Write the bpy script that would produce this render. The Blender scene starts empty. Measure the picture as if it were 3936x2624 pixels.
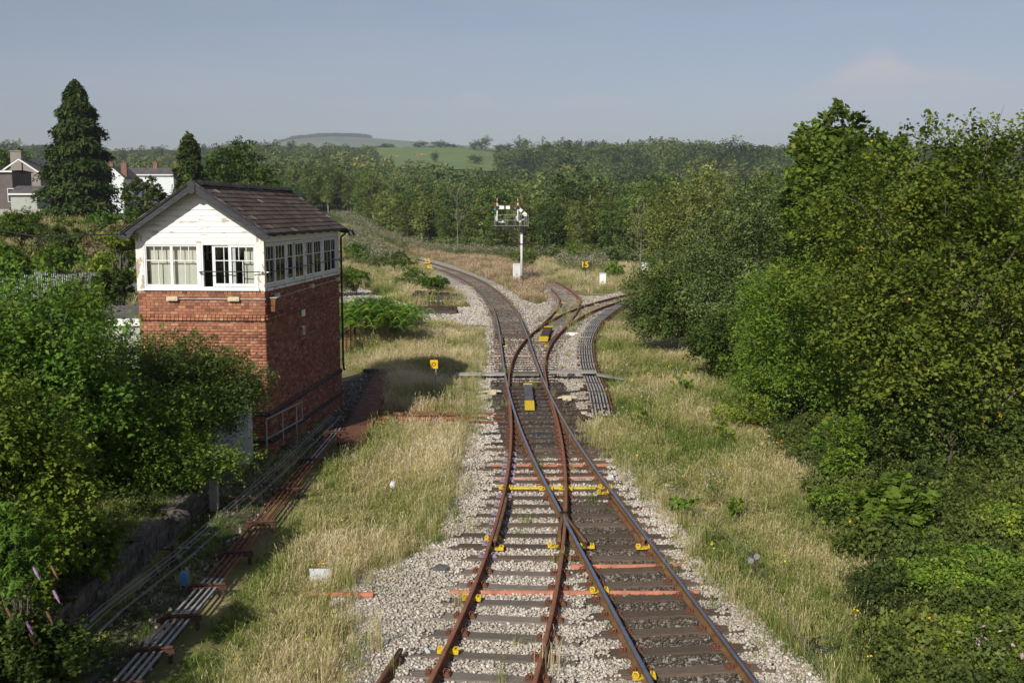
import bpy, math, random
import numpy as np
from mathutils import Matrix, Vector

# ---------------------------------------------------------------- camera, sky, sun, exposure
SC = bpy.context.scene
COL = SC.collection
CAMZ = 6.75
PITCH = math.atan(500 / 4081.8)
cd = bpy.data.cameras.new('camera'); cam = bpy.data.objects.new('camera', cd); COL.objects.link(cam)
cam.location = (0, 0, CAMZ); cam.rotation_euler = (math.pi / 2 - PITCH, 0, 0)
cd.sensor_width = 27.0; cd.lens = 28.0; cd.clip_start = 0.1; cd.clip_end = 20000
SC.camera = cam
SUN_DIR = Vector((0.65, 1.42, -1.0)).normalized()
SUN_EL = math.asin(-SUN_DIR.z); SUN_ROT = math.atan2(-SUN_DIR.x, -SUN_DIR.y) % (2 * math.pi)
w = bpy.data.worlds.new('World'); SC.world = w; w.use_nodes = True
nt = w.node_tree; nt.nodes.clear()
def N(nt, t, **kw):
    n = nt.nodes.new(t)
    for k, v in kw.items():
        if k.startswith('i_'):
            n.inputs[k[2:].replace('_', ' ')].default_value = v
        elif k.startswith('n_'):
            n.inputs[int(k[2:])].default_value = v
        else: setattr(n, k, v)
    return n
sky = N(nt, 'ShaderNodeTexSky', sky_type='NISHITA', sun_disc=False, sun_elevation=SUN_EL, sun_rotation=SUN_ROT, altitude=60, air_density=1.0, dust_density=0.45, ozone_density=2.2)
hsv = N(nt, 'ShaderNodeHueSaturation', i_Saturation=0.8, i_Value=1.0)
tintn = N(nt, 'ShaderNodeMixRGB', blend_type='MULTIPLY'); tintn.inputs[0].default_value = 1.0; tintn.inputs[2].default_value = (1.05, 0.965, 1.045, 1)
nt.links.new(sky.outputs[0], tintn.inputs[1]); nt.links.new(tintn.outputs[0], hsv.inputs['Color'])
# thin cloud: wisps and one low bank of cumulus, by direction
tc = N(nt, 'ShaderNodeTexCoord')
mp = N(nt, 'ShaderNodeMapping'); mp.inputs['Scale'].default_value = (1.6, 1.6, 9.0)
nt.links.new(tc.outputs['Generated'], mp.inputs[0])
nz = N(nt, 'ShaderNodeTexNoise', i_Scale=2.2, i_Detail=7.0, i_Roughness=0.55)
nt.links.new(mp.outputs[0], nz.inputs['Vector'])
cr = N(nt, 'ShaderNodeValToRGB'); cr.color_ramp.elements[0].position = 0.42; cr.color_ramp.elements[1].position = 0.8
cr.color_ramp.elements[0].color = (0, 0, 0, 1); cr.color_ramp.elements[1].color = (0.22, 0.22, 0.22, 1)
nt.links.new(nz.outputs[0], cr.inputs[0])
sep = N(nt, 'ShaderNodeSeparateXYZ'); nt.links.new(tc.outputs['Generated'], sep.inputs[0])
def M(op, a, b=None, c=None, tree=None, clamp=False):
    t = tree or nt
    n = N(t, 'ShaderNodeMath', operation=op, use_clamp=clamp)
    for i, v in enumerate((a, b, c)):
        if v is None: continue
        if hasattr(v, 'is_linked') or hasattr(v, 'links'): t.links.new(v, n.inputs[i])
        else: n.inputs[i].default_value = v
    return n.outputs[0]
nz2 = N(nt, 'ShaderNodeTexNoise', i_Scale=9.0, i_Detail=6.0, i_Roughness=0.5)
mp2 = N(nt, 'ShaderNodeMapping'); mp2.inputs['Scale'].default_value = (1.0, 1.0, 1.6)
nt.links.new(tc.outputs['Generated'], mp2.inputs[0]); nt.links.new(mp2.outputs[0], nz2.inputs['Vector'])
nzc = N(nt, 'ShaderNodeTexNoise', i_Scale=3.4, i_Detail=1.0); nt.links.new(tc.outputs['Generated'], nzc.inputs['Vector'])
# cumulus: base at elevation ~0.105, ragged top whose height follows the noise
az = M('ARCTAN2', sep.outputs[0], sep.outputs[1])
top = M('MULTIPLY_ADD', M('SUBTRACT', nz2.outputs[0], 0.5), 0.05, 0.098)
for a0, hh, wd in ((0.325, 0.036, 0.045), (0.265, 0.013, 0.03), (0.395, 0.017, 0.035), (0.465, 0.02, 0.05), (0.6, 0.03, 0.06), (-0.035, 0.012, 0.02), (-0.7, 0.03, 0.08), (1.1, 0.04, 0.1)):
    e_ = M('DIVIDE', M('SUBTRACT', az, a0), wd); top = M('ADD', top, M('MULTIPLY', M('POWER', 2.718, M('MULTIPLY', M('MULTIPLY', e_, e_), -1.0)), hh))
inside = M('MULTIPLY', M('MULTIPLY', M('SUBTRACT', top, sep.outputs[2]), 110.0, clamp=True), M('MULTIPLY', M('SUBTRACT', sep.outputs[2], 0.088), 28.0, clamp=True), clamp=True)
cu = M('MULTIPLY', inside, 0.7)
cl = N(nt, 'ShaderNodeMixRGB'); cl.inputs[2].default_value = (8.6, 7.9, 8.2, 1)
nt.links.new(M('MAXIMUM', cu, cr.outputs[0]), cl.inputs[0]); nt.links.new(hsv.outputs[0], cl.inputs[1])
bg = N(nt, 'ShaderNodeBackground', i_Strength=0.066)
nt.links.new(cl.outputs[0], bg.inputs[0])
wo = N(nt, 'ShaderNodeOutputWorld'); nt.links.new(bg.outputs[0], wo.inputs[0])
sl = bpy.data.lights.new('sun', 'SUN'); sl.energy = 4.0; sl.angle = math.radians(0.53); sl.color = (1.0, 0.945, 0.86)
so = bpy.data.objects.new('sun', sl); COL.objects.link(so); so.rotation_euler = SUN_DIR.to_track_quat('-Z', 'Y').to_euler(); so.location = (-30, -60, 60)
vs = SC.view_settings; vs.view_transform = 'Standard'; vs.look = 'None'; vs.exposure = 0.22; vs.gamma = 1.0; vs.use_curve_mapping = False
SC.render.engine = 'CYCLES'
cy = SC.cycles; cy.use_denoising = True; cy.max_bounces = 6; cy.diffuse_bounces = 3; cy.glossy_bounces = 3; cy.transmission_bounces = 3; cy.transparent_max_bounces = 12; cy.volume_bounces = 1
cy.use_adaptive_sampling = True; cy.adaptive_threshold = 0.02; cy.caustics_reflective = False; cy.caustics_refractive = False

# ---------------------------------------------------------------- helpers
rng = np.random.default_rng(7)
def G(px, py, z=-0.22):
    """point of the level z under pixel (px,py) of a 2352x1568 print of the site photograph: used as a survey"""
    x = (px * 1.67347 - 1968) / 4081.8; u = -(py * 1.67347 - 1312) / 4081.8
    c, s = math.cos(PITCH), math.sin(PITCH)
    r = (x, c + u * s, -s + u * c); t = (z - CAMZ) / r[2]
    return Vector((t * r[0], t * r[1], z))
def GY(px, py, Y):
    x = (px * 1.67347 - 1968) / 4081.8; u = -(py * 1.67347 - 1312) / 4081.8
    c, s = math.cos(PITCH), math.sin(PITCH)
    r = (x, c + u * s, -s + u * c); t = Y / r[1]
    return Vector((t * r[0], Y, CAMZ + t * r[2]))
def sst(a, b, x):
    t = np.clip((x - a) / (b - a), 0, 1); return t * t * (3 - 2 * t)
def hgt(x, y):
    x = np.asarray(x, float); y = np.asarray(y, float)
    h = -0.27 + 0 * x
    h = h + sst(-12, -45, x) * sst(38, 110, y) * 5.0 * (1 - 0.5 * sst(300, 700, y))
    h = h + 0.62 * sst(-7.22, -7.34, x) * (1 - sst(26.6, 27.2, y)) * sst(8, 9, y)
    h = h + 0.5 * sst(8.5, 16, x) * (1 - sst(70, 120, y))
    r = np.clip((y - 250) / 1050, 0, 1)
    hill = 80 * r ** 1.5
    hill = hill * (1 - 0.55 * sst(1330, 2300, y))
    bump = 9 * np.exp(-((x - 190) / 130) ** 2 - ((y - 830) / 170) ** 2) + 4 * np.exp(-((x - 90) / 90) ** 2 - ((y - 950) / 200) ** 2)
    edge = 1 - sst(1500, 3200, np.abs(x))
    fl_ = 1 - sst(800, 900, y) * sst(-230, -190, x) * (1 - sst(40, 80, x))
    und = 1.6 * np.sin(x * 0.021 + y * 0.006) * sst(280, 600, y) + 1.1 * np.sin(x * 0.047 - y * 0.013 + 1.3) * sst(280, 600, y)
    return h + (hill + bump) * edge + und * 2.2 * fl_
def hz(x, y): return float(hgt(x, y))
def npmesh(name, V, F, mats=(), midx=None, smooth=False, attr=None):
    V = np.asarray(V, np.float32); F = np.asarray(F, np.int32)
    me = bpy.data.meshes.new(name); n, k = F.shape
    me.vertices.add(len(V)); me.vertices.foreach_set('co', V.ravel())
    me.loops.add(n * k); me.loops.foreach_set('vertex_index', F.ravel())
    me.polygons.add(n); me.polygons.foreach_set('loop_start', np.arange(0, n * k, k, dtype=np.int32))
    me.polygons.foreach_set('loop_total', np.full(n, k, np.int32))
    for m in (mats if isinstance(mats, (list, tuple)) else [mats]): me.materials.append(m)
    if midx is not None: me.polygons.foreach_set('material_index', np.asarray(midx, np.int32))
    if smooth: me.polygons.foreach_set('use_smooth', np.ones(n, bool))
    if attr is not None:
        a = me.attributes.new('rnd', 'FLOAT', 'FACE'); a.data.foreach_set('value', np.asarray(attr, np.float32))
    me.update(calc_edges=True)
    return me
def link(name, me, parent=None, loc=(0, 0, 0), rot=(0, 0, 0), scale=(1, 1, 1)):
    o = bpy.data.objects.new(name, me); COL.objects.link(o)
    o.location = loc; o.rotation_euler = rot; o.scale = scale
    if parent is not None: o.parent = parent
    return o
def tag(o, label=None, cat=None, group=None, kind=None):
    if label: o['label'] = label
    if cat: o['category'] = cat
    if group: o['group'] = group
    if kind: o['kind'] = kind
    return o
def thing(name, label, cat, loc=(0, 0, 0), rz=0.0, group=None, rot=None):
    o = link(name, None, None, loc, rot or (0, 0, rz)); o.empty_display_size = 0.2
    return tag(o, label, cat, group)
class MB:
    """collects boxes, bars, tubes and prisms into one mesh"""
    def __init__(s): s.V = []; s.F = []; s.M = []; s.m = 0
    def add(s, V, F):
        b = len(s.V); s.V += [tuple(v) for v in V]; s.F += [tuple(i + b for i in f) for f in F]; s.M += [s.m] * len(F); return s
    def box(s, x0, x1, y0, y1, z0, z1, T=None):
        V = [Vector(p) for p in ((x0, y0, z0), (x1, y0, z0), (x1, y1, z0), (x0, y1, z0), (x0, y0, z1), (x1, y0, z1), (x1, y1, z1), (x0, y1, z1))]
        if T is not None: V = [T @ v for v in V]
        return s.add(V, [(0, 3, 2, 1), (4, 5, 6, 7), (0, 1, 5, 4), (1, 2, 6, 5), (2, 3, 7, 6), (3, 0, 4, 7)])
    def bar(s, a, b, wd, ht=None, up=(0, 0, 1)):
        a = Vector(a); b = Vector(b); ht = wd if ht is None else ht
        d = (b - a).normalized(); u = Vector(up)
        if abs(d.dot(u)) > 0.98: u = Vector((0, 1, 0))
        sx = d.cross(u).normalized() * wd / 2; sz = sx.cross(d).normalized() * ht / 2
        V = [a - sx - sz, a + sx - sz, a + sx + sz, a - sx + sz, b - sx - sz, b + sx - sz, b + sx + sz, b - sx + sz]
        return s.add(V, [(3, 2, 1, 0), (4, 5, 6, 7), (0, 1, 5, 4), (1, 2, 6, 5), (2, 3, 7, 6), (3, 0, 4, 7)])
    def tube(s, pts, rad, n=8, caps=True):
        pts = [Vector(p) for p in pts]
        rad = [rad] * len(pts) if not hasattr(rad, '__len__') else rad
        V = []; F = []; ref = None
        for i, p in enumerate(pts):
            d = (pts[min(i + 1, len(pts) - 1)] - pts[max(i - 1, 0)]).normalized()
            u = Vector((0, 0, 1)) if abs(d.z) < 0.9 else Vector((1, 0, 0))
            if ref is not None: u = ref
            a = d.cross(u)
            if a.length < 1e-4: a = d.cross(Vector((0.3, 1, 0.2)))
            a.normalize(); b = a.cross(d).normalized(); ref = b
            for k in range(n):
                t = 2 * math.pi * k / n; V.append(p + (a * math.cos(t) + b * math.sin(t)) * rad[i])
        for i in range(len(pts) - 1):
            for k in range(n):
                k2 = (k + 1) % n; F.append((i * n + k, i * n + k2, (i + 1) * n + k2, (i + 1) * n + k))
        if caps: F.append(tuple(range(n - 1, -1, -1))); F.append(tuple((len(pts) - 1) * n + k for k in range(n)))
        return s.add(V, F)
    def prism(s, poly, axis, d0, d1):
        """extrude a 2-D polygon along axis 'y' (poly in x,z), 'x' (poly in y,z) or 'z' (poly in x,y)"""
        def P(p, d): return {'y': (p[0], d, p[1]), 'x': (d, p[0], p[1]), 'z': (p[0], p[1], d)}[axis]
        n = len(poly); V = [P(p, d0) for p in poly] + [P(p, d1) for p in poly]
        F = [tuple(range(n)), tuple(range(2 * n - 1, n - 1, -1))] + [(i, i + n, (i + 1) % n + n, (i + 1) % n) for i in range(n)]
        return s.add(V, F)
    def sphere(s, c, r, n=8, m=6, sc=(1, 1, 1)):
        V = []; F = []
        for i in range(m + 1):
            th = math.pi * i / m
            for k in range(n):
                ph = 2 * math.pi * k / n
                V.append((c[0] + r * sc[0] * math.sin(th) * math.cos(ph), c[1] + r * sc[1] * math.sin(th) * math.sin(ph), c[2] + r * sc[2] * math.cos(th)))
        for i in range(m):
            for k in range(n): F.append((i * n + k, (i + 1) * n + k, (i + 1) * n + (k + 1) % n, i * n + (k + 1) % n))
        return s.add(V, F)
    def mesh(s, name, mats, smooth=False):
        me = bpy.data.meshes.new(name); me.from_pydata([tuple(v) for v in s.V], [], s.F)
        mats = mats if isinstance(mats, (list, tuple)) else [mats]
        for m in mats: me.materials.append(m)
        if len(mats) > 1: me.polygons.foreach_set('material_index', s.M)
        if smooth: me.polygons.foreach_set('use_smooth', [True] * len(me.polygons))
        import bmesh
        bm = bmesh.new(); bm.from_mesh(me); bmesh.ops.recalc_face_normals(bm, faces=bm.faces); bm.to_mesh(me); bm.free()
        me.update(); return me
    def build(s, name, mats, parent=None, loc=(0, 0, 0), rot=(0, 0, 0), smooth=False):
        return link(name, s.mesh(name, mats, smooth), parent, loc, rot)
def box1(name, mat, parent, x0, x1, y0, y1, z0, z1):
    return MB().box(x0, x1, y0, y1, z0, z1).build(name, mat, parent)
def copy_tree(o, parent=None):
    c = o.copy(); COL.objects.link(c); c.parent = parent
    for ch in list(o.children): copy_tree(ch, c)
    return c
def text_mesh(txt, size, depth, mat, bold=0.0):
    cu = bpy.data.curves.new('lettering', 'FONT'); cu.body = txt; cu.size = size; cu.extrude = depth; cu.align_x = 'CENTER'; cu.align_y = 'CENTER'; cu.offset = bold; cu.resolution_u = 3
    ob = bpy.data.objects.new('lettering', cu)
    me = bpy.data.meshes.new_from_object(ob); bpy.data.objects.remove(ob); bpy.data.curves.remove(cu)
    me.materials.clear(); me.materials.append(mat); me.name = 'lettering'; return me

# ---------------------------------------------------------------- materials
def mat(name, col, rough=0.8, var=0.25, scale=6.0, col2=None, metal=0.0, bump=0.0, bscale=None, spec=0.3, stretch=None, lo=0.35, hi=0.65, objrand=0.0, coords='Object'):
    m = bpy.data.materials.new(name); m.use_nodes = True; t = m.node_tree; t.nodes.clear()
    p = N(t, 'ShaderNodeBsdfPrincipled', i_Roughness=rough, i_Metallic=metal); p.inputs['Specular IOR Level'].default_value = spec
    o = N(t, 'ShaderNodeOutputMaterial'); t.links.new(p.outputs[0], o.inputs[0])
    c = N(t, 'ShaderNodeTexCoord'); src = c.outputs[coords]
    if stretch:
        mp = N(t, 'ShaderNodeMapping'); mp.inputs['Scale'].default_value = stretch; t.links.new(src, mp.inputs[0]); src = mp.outputs[0]
    nz = N(t, 'ShaderNodeTexNoise', i_Scale=scale, i_Detail=6.0, i_Roughness=0.62); t.links.new(src, nz.inputs['Vector'])
    r = N(t, 'ShaderNodeValToRGB'); r.color_ramp.elements[0].position = lo; r.color_ramp.elements[1].position = hi
    c2 = col2 or tuple(min(1, x * (1 + var)) for x in col); c1 = col if col2 else tuple(x * (1 - var) for x in col)
    r.color_ramp.elements[0].color = (*c1, 1); r.color_ramp.elements[1].color = (*c2, 1)
    t.links.new(nz.outputs[0], r.inputs[0]); out = r.outputs[0]
    if objrand:
        oi = N(t, 'ShaderNodeObjectInfo'); hv = N(t, 'ShaderNodeHueSaturation')
        t.links.new(M('MULTIPLY_ADD', oi.outputs['Random'], 2 * objrand, 1 - objrand, tree=t), hv.inputs['Value'])
        t.links.new(out, hv.inputs['Color']); out = hv.outputs[0]
    t.links.new(out, p.inputs['Base Color'])
    if bump:
        nb = N(t, 'ShaderNodeTexNoise', i_Scale=bscale or scale * 4, i_Detail=5.0); t.links.new(src, nb.inputs['Vector'])
        b = N(t, 'ShaderNodeBump', i_Strength=bump, i_Distance=0.02); t.links.new(nb.outputs[0], b.inputs['Height']); t.links.new(b.outputs[0], p.inputs['Normal'])
    m['p'] = 1
    return m
def ramp_mat(name, stops, rough=0.85, source='rnd', valvar=0.15, trans=0.0, spec=0.2, noise=0.0, nscale=2.0, grain=0.0):
    """colour picked per piece (face attribute, object or instance) from a ramp"""
    m = bpy.data.materials.new(name); m.use_nodes = True; t = m.node_tree; t.nodes.clear()
    p = N(t, 'ShaderNodeBsdfPrincipled', i_Roughness=rough); p.inputs['Specular IOR Level'].default_value = spec
    o = N(t, 'ShaderNodeOutputMaterial')
    if source == 'object': v = N(t, 'ShaderNodeObjectInfo').outputs['Random']
    elif source == 'inst':
        a = N(t, 'ShaderNodeAttribute', attribute_name='tint', attribute_type='INSTANCER'); v = a.outputs['Fac']
        b = N(t, 'ShaderNodeAttribute', attribute_name='rnd'); v = M('ADD', v, M('MULTIPLY', M('SUBTRACT', b.outputs['Fac'], 0.5, tree=t), 0.5, tree=t), tree=t, clamp=True)
    else: v = N(t, 'ShaderNodeAttribute', attribute_name='rnd').outputs['Fac']
    r = N(t, 'ShaderNodeValToRGB'); e = r.color_ramp.elements
    for i, (pos, c) in enumerate(stops):
        el = e[i] if i < 2 else e.new(pos)
        el.position = pos; el.color = (*c, 1)
    t.links.new(v, r.inputs[0]); out = r.outputs[0]
    if source == 'rnd' and valvar:
        oi = N(t, 'ShaderNodeObjectInfo'); hv = N(t, 'ShaderNodeHueSaturation')
        t.links.new(M('MULTIPLY_ADD', oi.outputs['Random'], 2 * valvar, 1 - valvar, tree=t), hv.inputs['Value'])
        t.links.new(M('MULTIPLY_ADD', M('FRACT', M('MULTIPLY', oi.outputs['Random'], 7.3, tree=t), tree=t), 0.035, 0.4825, tree=t), hv.inputs['Hue'])
        t.links.new(out, hv.inputs['Color']); out = hv.outputs[0]
    if grain:
        c = N(t, 'ShaderNodeTexCoord'); nz = N(t, 'ShaderNodeTexNoise', i_Scale=nscale, i_Detail=5.0); t.links.new(c.outputs['Object'], nz.inputs['Vector'])
        hv = N(t, 'ShaderNodeHueSaturation'); t.links.new(M('MULTIPLY_ADD', nz.outputs[0], 2 * grain, 1 - grain, tree=t), hv.inputs['Value'])
        t.links.new(out, hv.inputs['Color']); out = hv.outputs[0]
    t.links.new(out, p.inputs['Base Color'])
    if trans:
        tr = N(t, 'ShaderNodeBsdfTranslucent'); t.links.new(out, tr.inputs[0])
        mx = N(t, 'ShaderNodeMixShader'); mx.inputs[0].default_value = trans
        t.links.new(p.outputs[0], mx.inputs[1]); t.links.new(tr.outputs[0], mx.inputs[2]); t.links.new(mx.outputs[0], o.inputs[0])
    else: t.links.new(p.outputs[0], o.inputs[0])
    return m
LEAFK = 2.35
def leafm(name, dark, mid, light, rare=None, trans=0.28, valvar=0.12):
    st = [(0.0, dark), (0.85, light), (0.45, mid)]
    up = lambda c, k=LEAFK: (min(.8, c[0] * k * 1.02), min(.8, c[1] * k), min(.8, c[2] * k * .8))
    st = [(0.0, up(dark)), (1.0, up(rare or light)), (0.4, up(mid)), (0.86, up(light))]
    return ramp_mat(name, st, rough=0.6, trans=min(.4, trans + .07), valvar=valvar, spec=0.07)

MT = {}
MT['rust'] = mat('rust', (0.14, 0.055, 0.026), 0.85, scale=9, col2=(0.27, 0.105, 0.05), bump=0.3)
MT['rust_dark'] = mat('dark rust', (0.045, 0.027, 0.019), 0.85, scale=8, col2=(0.115, 0.055, 0.033), bump=0.3)
MT['rail_side'] = mat('rail side', (0.12, 0.062, 0.026), 0.8, scale=5, col2=(0.21, 0.115, 0.05), bump=0.2)
MT['rail_top'] = mat('polished rail', (0.42, 0.44, 0.5), 0.3, var=0.12, scale=3, metal=0.95, spec=0.5)
MT['rail_dull'] = mat('rusted rail top', (0.2, 0.082, 0.04), 0.6, scale=4, col2=(0.29, 0.125, 0.062), spec=0.4)
MT['sleeper'] = mat('weathered sleeper', (0.13, 0.105, 0.085), 0.9, scale=3.0, col2=(0.24, 0.205, 0.17), stretch=(1.0, 14, 14), bump=0.5, objrand=0.3)
MT['sleeper_dark'] = mat('oiled sleeper', (0.026, 0.022, 0.019), 0.6, scale=3.0, col2=(0.085, 0.068, 0.055), stretch=(1.0, 14, 14), bump=0.5, objrand=0.35)
MT['sleeper_brown'] = mat('brown sleeper', (0.085, 0.06, 0.042), 0.85, scale=3.0, col2=(0.165, 0.125, 0.09), stretch=(1.0, 14, 14), bump=0.5, objrand=0.25)
MT['clip'] = mat('rail clip', (0.1, 0.04, 0.022), 0.85, scale=20, col2=(0.22, 0.09, 0.05))
MT['clip_purple'] = mat('lilac clip', (0.3, 0.25, 0.33), 0.7, var=0.2)
MT['yellow'] = mat('yellow paint', (0.3, 0.2, 0.03), 0.7, scale=14, col2=(0.66, 0.47, 0.03), lo=0.33, hi=0.5)
MT['yellow_chip'] = mat('chipped yellow paint', (0.3, 0.2, 0.05), 0.7, scale=11, col2=(0.78, 0.56, 0.03), lo=0.3, hi=0.42)
MT['sign_yellow'] = mat('sign yellow', (0.75, 0.45, 0.015), 0.45, var=0.06)
MT['black'] = mat('black paint', (0.018, 0.018, 0.02), 0.5, var=0.3)
MT['white'] = mat('white paint', (0.78, 0.78, 0.76), 0.5, var=0.04, scale=3)
MT['upvc'] = mat('white window frame', (0.8, 0.8, 0.79), 0.35, var=0.03)
MT['peel'] = mat('peeling white paint', (0.42, 0.35, 0.27), 0.75, scale=5.0, col2=(0.79, 0.77, 0.71), lo=0.43, hi=0.49, stretch=(1, 1, 0.55), bump=0.25)
MT['board'] = mat('painted boards', (0.5, 0.45, 0.38), 0.7, scale=3.4, col2=(0.82, 0.81, 0.78), lo=0.385, hi=0.43, stretch=(0.7, 1, 3.5), bump=0.2)
MT['barge'] = mat('black painted timber', (0.022, 0.023, 0.027), 0.55, scale=4, col2=(0.05, 0.052, 0.058), stretch=(1, 1, 5), bump=0.3)
MT['grey_metal'] = mat('galvanised steel', (0.36, 0.37, 0.38), 0.45, var=0.15, metal=0.5)
MT['rod'] = mat('galvanised rod', (0.33, 0.32, 0.3), 0.6, scale=3, col2=(0.5, 0.49, 0.46), metal=0.3)
MT['concrete'] = mat('concrete', (0.3, 0.28, 0.25), 0.9, scale=5, col2=(0.42, 0.4, 0.36), bump=0.3)
MT['cream'] = mat('cream plastic', (0.6, 0.53, 0.36), 0.5, var=0.12, scale=9)
MT['cab_grey'] = mat('grey cabinet', (0.55, 0.56, 0.54), 0.5, scale=2.5, col2=(0.68, 0.69, 0.67), lo=0.4, hi=0.6)
MT['cab_white'] = mat('white cabinet', (0.55, 0.54, 0.5), 0.5, scale=2.5, col2=(0.8, 0.8, 0.78), lo=0.32, hi=0.42)
MT['orange'] = mat('orange pipe', (0.3, 0.13, 0.08), 0.75, scale=3, col2=(0.58, 0.22, 0.12))
MT['orange_pale'] = mat('faded orange pipe', (0.32, 0.19, 0.14), 0.8, scale=3, col2=(0.55, 0.31, 0.22))
MT['plank'] = mat('grey walkway board', (0.25, 0.235, 0.21), 0.85, scale=2.5, col2=(0.42, 0.4, 0.36), stretch=(1, 12, 12), bump=0.4, objrand=0.2)
MT['tile_stuff'] = ramp_mat('clay roof tile', [(0, (0.045, 0.037, 0.032)), (1, (0.16, 0.12, 0.1)), (0.55, (0.072, 0.055, 0.047)), (0.86, (0.09, 0.07, 0.06))], source='rnd', valvar=0, grain=0.45, nscale=9)
MT['tile'] = ramp_mat('clay roof tile single', [(0, (0.055, 0.045, 0.038)), (1, (0.26, 0.24, 0.22)), (0.5, (0.088, 0.067, 0.056)), (0.93, (0.118, 0.09, 0.075))], source='object', valvar=0, grain=0.45, nscale=9)
MT['ridge'] = mat('mossy ridge tile', (0.045, 0.038, 0.034), 0.9, scale=7, col2=(0.26, 0.25, 0.22), lo=0.5, hi=0.75, bump=0.5, objrand=0.3)
BRK = [(0, (0.17, 0.075, 0.05)), (1, (0.48, 0.28, 0.16)), (0.2, (0.3, 0.13, 0.075)), (0.55, (0.365, 0.155, 0.088)), (0.88, (0.42, 0.19, 0.11))]
MT['brick_stuff'] = ramp_mat('brick face', BRK, source='rnd', valvar=0, grain=0.3, nscale=13)
MT['brick'] = ramp_mat('brick face single', BRK, source='object', valvar=0, grain=0.3, nscale=13)
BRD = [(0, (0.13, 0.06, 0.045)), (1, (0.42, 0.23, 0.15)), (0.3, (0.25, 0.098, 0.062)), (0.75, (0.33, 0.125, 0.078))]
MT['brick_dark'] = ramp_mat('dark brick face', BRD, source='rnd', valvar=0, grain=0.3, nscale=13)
MT['engbrick'] = mat('blue engineering brick', (0.03, 0.028, 0.03), 0.85, scale=6, col2=(0.06, 0.055, 0.056), spec=0.2)
MT['mortar'] = mat('mortar', (0.25, 0.165, 0.12), 0.95, var=0.2, scale=14)
MT['blind'] = mat('cream blind', (0.8, 0.77, 0.66), 0.8, var=0.03)
MT['ochre'] = mat('ochre blind', (0.62, 0.47, 0.18), 0.8, var=0.05)
MT['interior'] = mat('cream interior', (0.55, 0.52, 0.44), 0.8, var=0.08)
MT['dark_int'] = mat('dark interior', (0.05, 0.045, 0.04), 0.7, var=0.2)
g = bpy.data.materials.new('window glass'); g.use_nodes = True; t = g.node_tree; t.nodes.clear()
fr = N(t, 'ShaderNodeFresnel', i_IOR=1.5); tb = N(t, 'ShaderNodeBsdfTransparent'); gb = N(t, 'ShaderNodeBsdfGlossy', i_Roughness=0.02)
tb.inputs[0].default_value = (0.94, 0.96, 0.95, 1)
mx = N(t, 'ShaderNodeMixShader'); t.links.new(fr.outputs[0], mx.inputs[0]); t.links.new(tb.outputs[0], mx.inputs[1]); t.links.new(gb.outputs[0], mx.inputs[2])
oo = N(t, 'ShaderNodeOutputMaterial'); t.links.new(mx.outputs[0], oo.inputs[0]); MT['glass'] = g
MT['dark_glass'] = mat('dark window pane', (0.03, 0.035, 0.04), 0.08, var=0.1, spec=0.6)
MT['bark'] = mat('bark', (0.075, 0.06, 0.045), 0.9, scale=5, col2=(0.17, 0.145, 0.115), stretch=(1, 1, 0.25), bump=0.6)
MT['deadwood'] = mat('dead wood', (0.1, 0.095, 0.08), 0.9, scale=3, col2=(0.24, 0.225, 0.19), stretch=(1, 1, 0.4))
MT['birch'] = mat('pale bark', (0.2, 0.19, 0.16), 0.85, scale=3, col2=(0.5, 0.48, 0.42), stretch=(1, 1, 0.4), bump=0.4)
MT['render_grey'] = mat('grey render', (0.27, 0.24, 0.215), 0.95, var=0.12, scale=1.2)
MT['render_brown'] = mat('brown render', (0.14, 0.115, 0.108), 0.95, var=0.12, scale=1.2)
MT['wall_white'] = mat('white wall', (0.72, 0.76, 0.76), 0.85, var=0.04, scale=1)
MT['wall_green'] = mat('pale green wall', (0.4, 0.43, 0.38), 0.85, var=0.04, scale=1)
MT['slate'] = mat('slate roof', (0.075, 0.07, 0.068), 0.75, scale=1.3, col2=(0.15, 0.135, 0.125))
MT['redbrick'] = mat('red brick far', (0.18, 0.085, 0.065), 0.9, scale=3, col2=(0.27, 0.15, 0.115))
MT['ballast'] = mat('ballast bed', (0.22, 0.2, 0.17), 0.95, scale=26, col2=(0.5, 0.455, 0.395), bump=0.9, bscale=24, lo=0.4, hi=0.6)
MT['stone_old'] = mat('old platform stone', (0.06, 0.052, 0.045), 0.95, scale=7, col2=(0.16, 0.14, 0.12), bump=0.6, objrand=0.35)
MT['blue'] = mat('blue plastic', (0.1, 0.3, 0.5), 0.5, var=0.1)
MT['litter'] = mat('litter plastic', (0.6, 0.62, 0.62), 0.5, var=0.15, scale=20)
MT['rock'] = mat('rock lump', (0.1, 0.1, 0.1), 0.8, var=0.4, scale=12)
MT['cow'] = mat('brown hide', (0.35, 0.17, 0.08), 0.8, scale=1.5, col2=(0.5, 0.3, 0.17), objrand=0.3)
MT['red'] = mat('red paint', (0.45, 0.04, 0.03), 0.5, var=0.1)
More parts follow.
